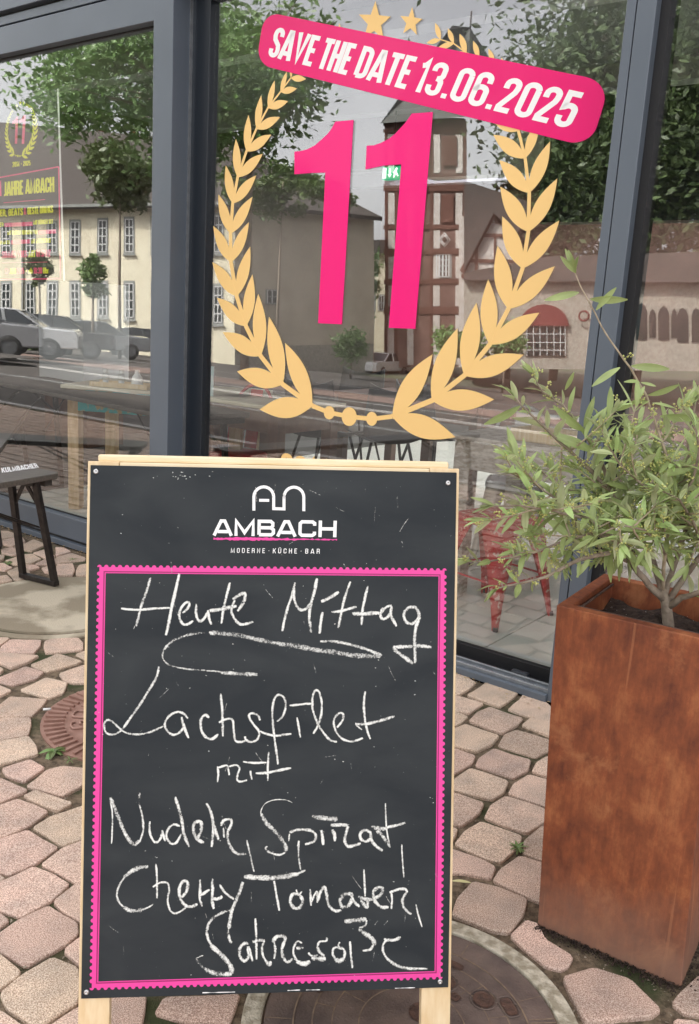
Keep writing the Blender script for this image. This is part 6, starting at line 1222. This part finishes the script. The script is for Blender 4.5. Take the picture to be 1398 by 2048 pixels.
# --- cream house
D1, D2, D3 = 60, 50, 56
f, nn = vplane(-260, D1 + 12, 465, D2); g, ng = vplane(465, D2, 745, D3)
house = thing('cream_house', 'two storey cream rendered house with dark hipped roof across the street', 'house', VD(300, 700, 52))
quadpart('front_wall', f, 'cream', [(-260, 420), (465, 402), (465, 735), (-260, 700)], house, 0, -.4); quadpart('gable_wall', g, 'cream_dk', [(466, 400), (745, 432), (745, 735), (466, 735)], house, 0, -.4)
quadpart('stone_plinth', g, 'rubble', [(466, 692), (745, 688), (745, 748), (466, 745)], house, .12, -.1)
Dr = D2 + 7; r_a, r_b = VD(-320, 215, D1 + 22), VD(478, 288, Dr + 3)
e_a, e_b, e_c = f(-320, 420, .7), f(476, 404, .8), g(762, 434, .6); e_b2 = g(470, 403, .8)
bk = VD(640, 380, Dr + 12); bk2 = VD(-320, 330, D1 + 34)
b = MB(); b.add([e_a, e_b, r_b, r_a], [(0, 1, 2, 3)]); b.add([e_b, e_c, r_b], [(0, 1, 2)]); b.add([e_c, bk, r_b], [(0, 1, 2)]); b.add([r_a, r_b, bk, bk2], [(0, 1, 2, 3)])
b.add([e_a, e_b, e_b - UP * .22, e_a - UP * .22], [(0, 1, 2, 3)]); b.add([e_b, e_c, e_c - UP * .22, e_b - UP * .22], [(0, 1, 2, 3)]); b.build('roof', M['roof'], house)
for x in (-90, -38, 12, 60, 105, 150, 206, 258, 312, 366, 432): window(f, x - 8.5, x + 8.5, 443 - (x - 150) * .045, 505 - (x - 150) * .005, house); window(f, x - 8.5, x + 8.5, 566 + max(0, (x - 250)) * .03, 632 + max(0, x - 200) * .06, house)
window(g, 530, 551, 580, 606, house, .05, (1, 1))
quadpart('drain_pipe', f, 'shutter', [(42, 440), (45, 440), (45, 690), (42, 690)], house, .15, -.1)
quadpart('gutter', f, 'shutter', [(-260, 416), (470, 402), (470, 408), (-260, 422)], house, .85, -.15)
# chimney house behind
h2, _n = vplane(150, 72, 300, 70); hh = thing('brick_gable_house', 'orange brick gabled house with chimneys behind the cream house', 'house', VD(250, 300, 71))
quadpart('brick_gable', h2, 'brick', [(252, 312), (256, 280), (270, 262), (284, 290), (290, 330), (252, 330)], hh, 0, -3); quadpart('roof', h2, 'roof', [(205, 310), (207, 285), (262, 272), (268, 264), (256, 282), (252, 330), (205, 330)], hh, -.2, -3)
for (x0, x1, y0, y1) in ((197, 207, 260, 300), (219, 231, 271, 284), (261, 277, 254, 272)): b = quadpart('chimney', h2, 'brick', [(x0, y0), (x1, y0), (x1, y1), (x0, y1)], hh, .3, -1.0); quadpart('cap', h2, 'roof', [(x0 - 1.5, y0 - 4), (x1 + 1.5, y0 - 4), (x1 + 1.5, y0), (x0 - 1.5, y0)], b, .4, -1.2)
# --- half timbered tower
t1, _n = vplane(768, 58, 935, 56); tw_ = thing('half_timbered_tower', 'tall half timbered tower house with steep roof across the street', 'house', VD(850, 700, 57))
quadpart('wall', t1, 'timber_wall', [(768, 235), (925, 235), (925, 735), (768, 735)], tw_, 0, -6)
for (x0, x1) in ((773, 786), (812, 824), (864, 877), (908, 922)):
    for (y0, y1) in ((268, 345), (385, 448), (460, 496), (512, 556), (570, 612), (630, 730)): quadpart('infill_panel', t1, 'infill', [(x0, y0), (x1, y0), (x1, y1), (x0, y1)], tw_, .05, -.08)
for y, h_ in ((238, 14), (258, 7), (350, 8), (368, 14), (450, 8), (498, 10), (558, 9), (614, 14)): quadpart('beam', t1, 'timber', [(764, y), (928, y - 1), (928, y + h_ - 1), (764, y + h_)], tw_, .1, -.12)
for x in (767, 787, 858, 924): quadpart('post', t1, 'timber', [(x, 240), (x + 6, 240), (x + 5, 735), (x - 1, 735)], tw_, .08, -.1)
for (x0, x1, y0, y1) in ((882, 910, 272, 330), (879, 904, 388, 444), (789, 801, 272, 330), (789, 801, 388, 444)): quadpart('shuttered_opening', t1, 'timber', [(x0, y0), (x1, y0), (x1, y1), (x0, y1)], tw_, .15, -.08)
for (x0, x1) in ((869, 896), (786, 800)): window(t1, x0, x1, 508, 553, tw_, 0, (3, 3), False)
b = MB()
for cx_ in (886,): 
    for s in (14, 9):
        pts = [t1(cx_ + s * .8 * a, 479 + s * c_, .2) for a, c_ in ((0, -1), (1, 0), (0, 1), (-1, 0), (0, -1))]; b.tube(pts, .035, 4)
b.build('diamond_lattice', M['w_frame'], tw_)
apex1, apex2 = VD(902, 50, 58), VD(938, 54, 59); ea, eb = t1(758, 246, .6), t1(1005, 180, -1.0); ec = t1(1010, 150, -8)
b = MB(); ea2 = t1(758, 246, -7); b.add([ea, t1(930, 232, .6), apex2, apex1], [(0, 1, 2, 3)]); b.add([t1(930, 232, .6), t1(1010, 170, -5), apex2], [(0, 1, 2)]); b.add([ea, apex1, ea2], [(0, 1, 2)]); b.add([ea2, apex1, apex2, t1(1010, 170, -7)], [(0, 1, 2, 3)]); b.build('roof', mat('slate_roof', (.075, .08, .07), .7), tw_)
b = MB(); b.tube([apex2 - UP * .3, apex2 + UP * .9], .05, 6); b.build('finial', M['roof'], tw_)
# side wing with brace timbers
w1, _n = vplane(925, 55, 1030, 54); wg = thing('timbered_wing', 'low half timbered wing with diagonal braces beside the tower', 'house', VD(980, 700, 54))
quadpart('wall', w1, 'infill', [(915, 430), (1032, 455), (1032, 735), (915, 735)], wg, 0, -5)
quadpart('roof', w1, 'roof', [(925, 360), (1060, 405), (1030, 470), (985, 425), (925, 540)], wg, .5, -6)
for p in ([(916, 540), (985, 415), (994, 420), (925, 548)], [(960, 466), (1035, 466), (1035, 473), (960, 473)], [(930, 517), (1035, 519), (1035, 526), (930, 524)], [(920, 548), (1035, 548), (1035, 556), (920, 556)], [(948, 470), (954, 470), (952, 550), (946, 550)], [(985, 470), (989, 470), (988, 550), (984, 550)]): quadpart('beam', w1, 'timber', p, wg, .1, -.1)
# --- pale rubble hall with pointed windows
k1, _n = vplane(925, 50, 1460, 40); hall = thing('rubble_hall', 'long pale rubble stone hall with dark pointed windows and a red arched door', 'building', VD(1200, 720, 44))
quadpart('wall', k1, 'rubble', [(925, 556), (1540, 560), (1540, 745), (925, 735)], hall, 0, -6); quadpart('roof', k1, 'roof', [(925, 545), (1100, 512), (1540, 500), (1540, 566), (925, 560)], hall, .5, -7)
for (xc_, y0, y1, w_) in ((1258, 623, 664, 22), (1283, 606, 680, 22), (1305, 618, 676, 14), (1327, 612, 680, 22), (1348, 618, 676, 12), (1365, 616, 684, 22), (1392, 616, 684, 18), (1420, 614, 686, 22)):
    pts = [(xc_ - w_ / 2, y1), (xc_ - w_ / 2, y0 + 16), (xc_ - w_ * .3, y0 + 5), (xc_, y0), (xc_ + w_ * .3, y0 + 5), (xc_ + w_ / 2, y0 + 16), (xc_ + w_ / 2, y1)]; quadpart('pointed_window', k1, 'w_glass', pts, hall, .06, -.1)
pts = [(1085 + 50 * math.cos(R_(a)), 652 - 44 * math.sin(R_(a))) for a in range(0, 181, 15)]; quadpart('door_arch', k1, 'hall_red', pts + [(1035, 656), (1135, 656)][:0], hall, .3, -.3)
quadpart('door', k1, 'w_glass', [(1048, 650), (1128, 650), (1128, 712), (1048, 712)], hall, .1, -.1)
b = MB()
for x in (1050, 1063, 1076, 1090, 1104, 1117, 1127): b.add([k1(x, 650, .2), k1(x + 1.3, 650, .2), k1(x + 1.3, 712, .2), k1(x, 712, .2)], [(0, 1, 2, 3)])
for y in (651, 668, 685, 700): b.add([k1(1048, y, .22), k1(1128, y, .22), k1(1128, y + 1.3, .22), k1(1048, y + 1.3, .22)], [(0, 1, 2, 3)])
b.build('glazing_bars', M['w_frame'], hall)
b = MB(); b.tube([k1(1166 + 10 * math.cos(R_(a)), 632 + 10 * math.sin(R_(a)), .3) for a in range(0, 361, 20)], .05, 6); b.build('round_sign', M['hall_red'], hall)
# background row
bkf, _n = vplane(700, 80, 800, 80); bh = thing('far_house', 'far pale house seen in the gap between cream house and tower', 'house', VD(740, 650, 80))
quadpart('wall', bkf, 'cream', [(690, 500), (800, 500), (800, 735), (690, 735)], bh, 0, -6); quadpart('roof', bkf, 'roof', [(690, 505), (700, 480), (800, 478), (800, 505)], bh, .5, -6)
for x in (724, 742, 760): window(bkf, x - 5, x + 5, 590, 620, bh, 0, (1, 1), False)
# --- trees
M['leaf_far'] = leaf_mat('street_tree_leaf', (.11, .19, .05), (.16, .24, .09)); M['leaf_dark'] = leaf_mat('dark_tree_leaf', (.060, .095, .032), (.09, .13, .05))
def tree(label, x, yb, ytop, ycb, D, wpx, n, m, leaf=.16, base=None, dens_center=.5, seed=1, clumps=40, rng=None):
    """crown spans ytop..ycb (pixels) and wpx wide at distance D; trunk stands on the terrain"""
    rt_ = random.Random(seed); top = VD(x, ytop, D); bot = VD(x, ycb, D); C = (top + bot) / 2; rz = (top.z - bot.z) / 2; r = wpx / 2 / FPX * D
    g0 = Vector((C.x, C.y, terr(sdist(C)) - .1)); t = thing('tree', label, 'tree', g0, 'street trees in front of the houses'); b = MB()
    tr_ = max(.06, min(.32, rz * .07)); b.tube([g0, g0.lerp(C, .5) + Vector((.05, .02, 0)), C + UP * rz * .3], [tr_, tr_ * .8, tr_ * .3], 8)
    cl = []
    for i in range(clumps):
        while True:
            v = Vector((rt_.uniform(-1, 1), rt_.uniform(-1, 1), rt_.uniform(-1, 1)))
            if .25 < v.length < 1: break
        v *= (.72 + .28 * rt_.random()) ; sh = 1 - .35 * max(0, v.z); P = C + Vector((v.x * r * sh, v.y * r * sh, v.z * rz)); cl.append((P, rt_.uniform(.16, .34) * min(r, rz)))
        if i % 2 == 0: b.tube([C + UP * (v.z * rz * .3 - rz * .2), P], [tr_ * .3, tr_ * .08], 5)
    b.build('trunk', M['bark'], t); b = MB()
    for i in range(n):
        P, cr_ = rt_.choice(cl); v = Vector((rt_.gauss(0, .7), rt_.gauss(0, .7), rt_.gauss(0, .6))) * cr_ * 1.25; c_ = P + v; a = Vector((rt_.gauss(0, 1), rt_.gauss(0, 1), rt_.gauss(0, .7))).normalized(); e = a.cross(Vector((rt_.gauss(0, 1), rt_.gauss(0, 1), rt_.gauss(0, 1)))).normalized(); s = leaf * rt_.uniform(.6, 1.3)
        b.add([c_ - a * s, c_ - e * s * .45, c_ + a * s, c_ + e * s * .45], [(0, 1, 2, 3)])
    b.build('crown', M[m], t)
tree('tall leafy tree arching high over the left of the street', 352, 0, 20, 330, 24, 560, 15000, 'leaf_far', .105, seed=4, clumps=80)
tree('dense round green tree in front of the cream house', 240, 0, 292, 412, 40, 165, 5000, 'leaf_far', .17, seed=5)
tree('young slender street tree by the parked cars', 187, 0, 498, 606, 36, 52, 900, 'leaf_far', .13, seed=6, clumps=22)
tree('second young street tree further left by the cars', 80, 0, 505, 570, 37, 46, 700, 'leaf_dark', .13, seed=7, clumps=18)
tree('loose green tree beside the left window jamb', 500, 0, -60, 270, 26, 330, 5200, 'leaf_far', .13, seed=8, clumps=34)
tree('leafy tree over the roof edge of the cream house', 560, 0, 322, 432, 38, 280, 3800, 'leaf_far', .15, seed=9, clumps=30)
tree('green tree in the gap between house and tower', 722, 0, 470, 650, 66, 70, 1600, 'leaf_far', .22, seed=10, clumps=24)
tree('huge dark tree rising behind the stone hall', 1340, 0, -160, 560, 56, 560, 52000, 'leaf_dark', .25, seed=11, clumps=200)
tree('second huge dark tree right of the hall', 1640, 0, -200, 590, 52, 480, 22000, 'leaf_dark', .26, seed=12, clumps=90)
tree('slim dark tree left of the huge one', 1150, 0, 60, 560, 62, 200, 16000, 'leaf_dark', .24, seed=13, clumps=60)
tree('olive green tree beside the timbered wing', 1040, 0, 330, 560, 60, 120, 4500, 'leaf_dark', .32, seed=14, clumps=36)
for i, (x, y0, y1, w_) in enumerate(((700, 655, 725, 60), (905, 655, 720, 150), (1010, 650, 722, 90), (60, 660, 710, 40), (-30, 660, 735, 60))): tree(['round hedge bush by the gap', 'long low bush beside the white car', 'green bush in front of the hall door', 'low shrub by the left cars', 'low shrub at the far left'][i], x, 0, y0, y1, 41, w_, 1300, 'leaf_far', .14, seed=30 + i, clumps=16)
# --- cars
M['tyre'] = mat('tyre', (.02, .02, .02), .8); M['rim'] = mat('rim', (.16, .165, .17), .4, metal=.5); M['car_glass'] = mat('car_glass', (.03, .035, .04), .06); M['lamp_red'] = mat('tail_lamp', (.35, .01, .01), .2); M['lamp'] = mat('head_lamp', (.6, .6, .6), .1)
def car(px, py, heading, col, label, name='parked_car', Lc=4.4, Wc=1.8, Hc=1.48):
    P, D = hitT(px, py, -.1); P.z = terr(sdist(P)) - .1; t = thing(name, label, 'car', P, 'cars parked along the street'); R = Matrix.Rotation(heading, 3, 'Z'); F = lambda x, y, z: P + R @ Vector((x, y, z)); pm = mat('car_paint', col, .25, coat=.8, metal=.2)
    low = [(-Lc / 2, .35), (-Lc / 2 + .02, .75), (-Lc / 2 + .12, .92), (-1.05, .98), (1.3, 1.0), (Lc / 2 - .1, .98), (Lc / 2, .8), (Lc / 2, .35)]; cab = [(-1.15, .97), (-.35, Hc - .04), (.5, Hc), (1.25, Hc - .08), (Lc / 2 - .2, .98)]
    def loft(prof, w0, w1, m, nm, zmid=None):
        b = MB(); n = len(prof); z0, z1 = min(p[1] for p in prof), max(p[1] for p in prof); L0, R0 = [], []
        for x, z in prof:
            s = (z - z0) / (z1 - z0); w = (w0 + (w1 - w0) * s) / 2; L0.append(F(x, -w, z)); R0.append(F(x, w, z))
        b.add(L0 + R0, [tuple(range(n)), tuple(reversed(range(n, 2 * n)))] + [((i + 1) % n, i, n + i, n + (i + 1) % n) for i in range(n)], False); return b.build(nm, m, t, bevel=.05)
    loft(low, Wc, Wc - .06, pm, 'body'); loft(cab, Wc - .1, Wc - .45, M['car_glass'], 'windows'); loft([(-.42, Hc - .05), (.5, Hc - .0), (1.22, Hc - .08), (1.2, Hc - .03), (.5, Hc + .03), (-.3, Hc)], Wc - .42, Wc - .46, pm, 'roof')
    b = MB()
    for x0_, x1_ in ((-.02, .06), (1.0, 1.1)):
        for s_ in (-1, 1): b.bar(F(x0_, s_ * (Wc - .1) / 2, .98), F(x1_, s_ * (Wc - .42) / 2, Hc - .02), .08, .05)
    for s_ in (-1, 1): b.bar(F(-1.12, s_ * (Wc - .12) / 2, .98), F(-.36, s_ * (Wc - .44) / 2, Hc - .03), .07, .05); b.bar(F(Lc / 2 - .22, s_ * (Wc - .12) / 2, .98), F(1.2, s_ * (Wc - .44) / 2, Hc - .06), .12, .05)
    b.build('pillars', pm, t)
    for sx in (-1.32, 1.32):
        for sy in (-1, 1):
            ax = R @ Vector((0, sy, 0)); w_ = MB(); w_.lathe(F(sx, sy * (Wc / 2 - .2), .33), [(.2, 0), (.33, 0), (.34, .1), (.33, .21), (.22, .22)], 20, ax); wo = w_.build('wheel', M['tyre'], t); r_ = MB(); r_.lathe(F(sx, sy * (Wc / 2 - .2), .33), [(.20, .20), (.15, .205), (.05, .19), (0, .2)], 12, ax); r_.build('rim', M['rim'], wo)
    for sy in (-1, 1): b = MB(); b.box(F(Lc / 2 - .04, sy * .62 - .14, .72), R @ Vector((.06, 0, 0)), R @ Vector((0, .28, 0)), UP * .16); b.build('taillight', M['lamp_red'], t); b = MB(); b.box(F(-Lc / 2 - .0, sy * .62 - .16, .62), R @ Vector((.06, 0, 0)), R @ Vector((0, .32, 0)), UP * .14); b.build('headlight', M['lamp'], t)
_v = VD(150, 690, 40) - mir(CAM); hd = math.atan2(_v.x, -_v.y) + math.pi
_v = VD(780, 690, 40) - mir(CAM); hg = math.atan2(_v.x, -_v.y) + math.pi
car(20, 712, hd + .1, (.55, .56, .57), 'silver grey estate car parked at the left end of the row'); car(110, 712, hd + .05, (.04, .04, .045), 'black car second from the left in the row'); car(195, 714, hd, (.20, .21, .22), 'grey car third in the row before the cream house'); car(285, 714, hd, (.09, .10, .10), 'dark grey saloon fourth in the row')
car(760, 752, hg + 2.1, (.72, .72, .72), 'white compact car seen from behind in the gap'); car(860, 735, hg + .1, (.05, .06, .09), 'dark blue car beside the white compact'); car(935, 735, hg + .05, (.50, .50, .50), 'silver car right of the dark blue one'); car(-80, 712, hd, (.3, .3, .31), 'grey car beyond the left end of the row')
# parking sign in front of the cream house
Pp, _d = hitT(228, 700, -.1); sgn_ = thing('parking_sign', 'square blue parking sign on a thin post before the cream house', 'sign', Pp); b = MB(); b.tube([Pp, Pp + UP * 2.9], .03, 6); b.build('post', M['tube'], sgn_)
b = MB(); q0 = Pp + UP * 2.3 + NW * .05; b.box(q0 - UW * .3, UW * .6, NW * .02, UP * .6); pl_ = b.build('plate', mat('sign_blue', (.02, .08, .35), .4), sgn_)
b = MB(); textquad(b, 'P', lambda u, v, l=0.0: q0 - UW * .14 + UW * (.28 * (1 - u)) + UP * (.5 - .4 * v) + NW * .024, .7, th=.18); b.build('letter', M['print_white'], pl_)
# folded parasol roof of the terrace: dark fabric seen mirrored high in the middle pane is part of the roof eaves
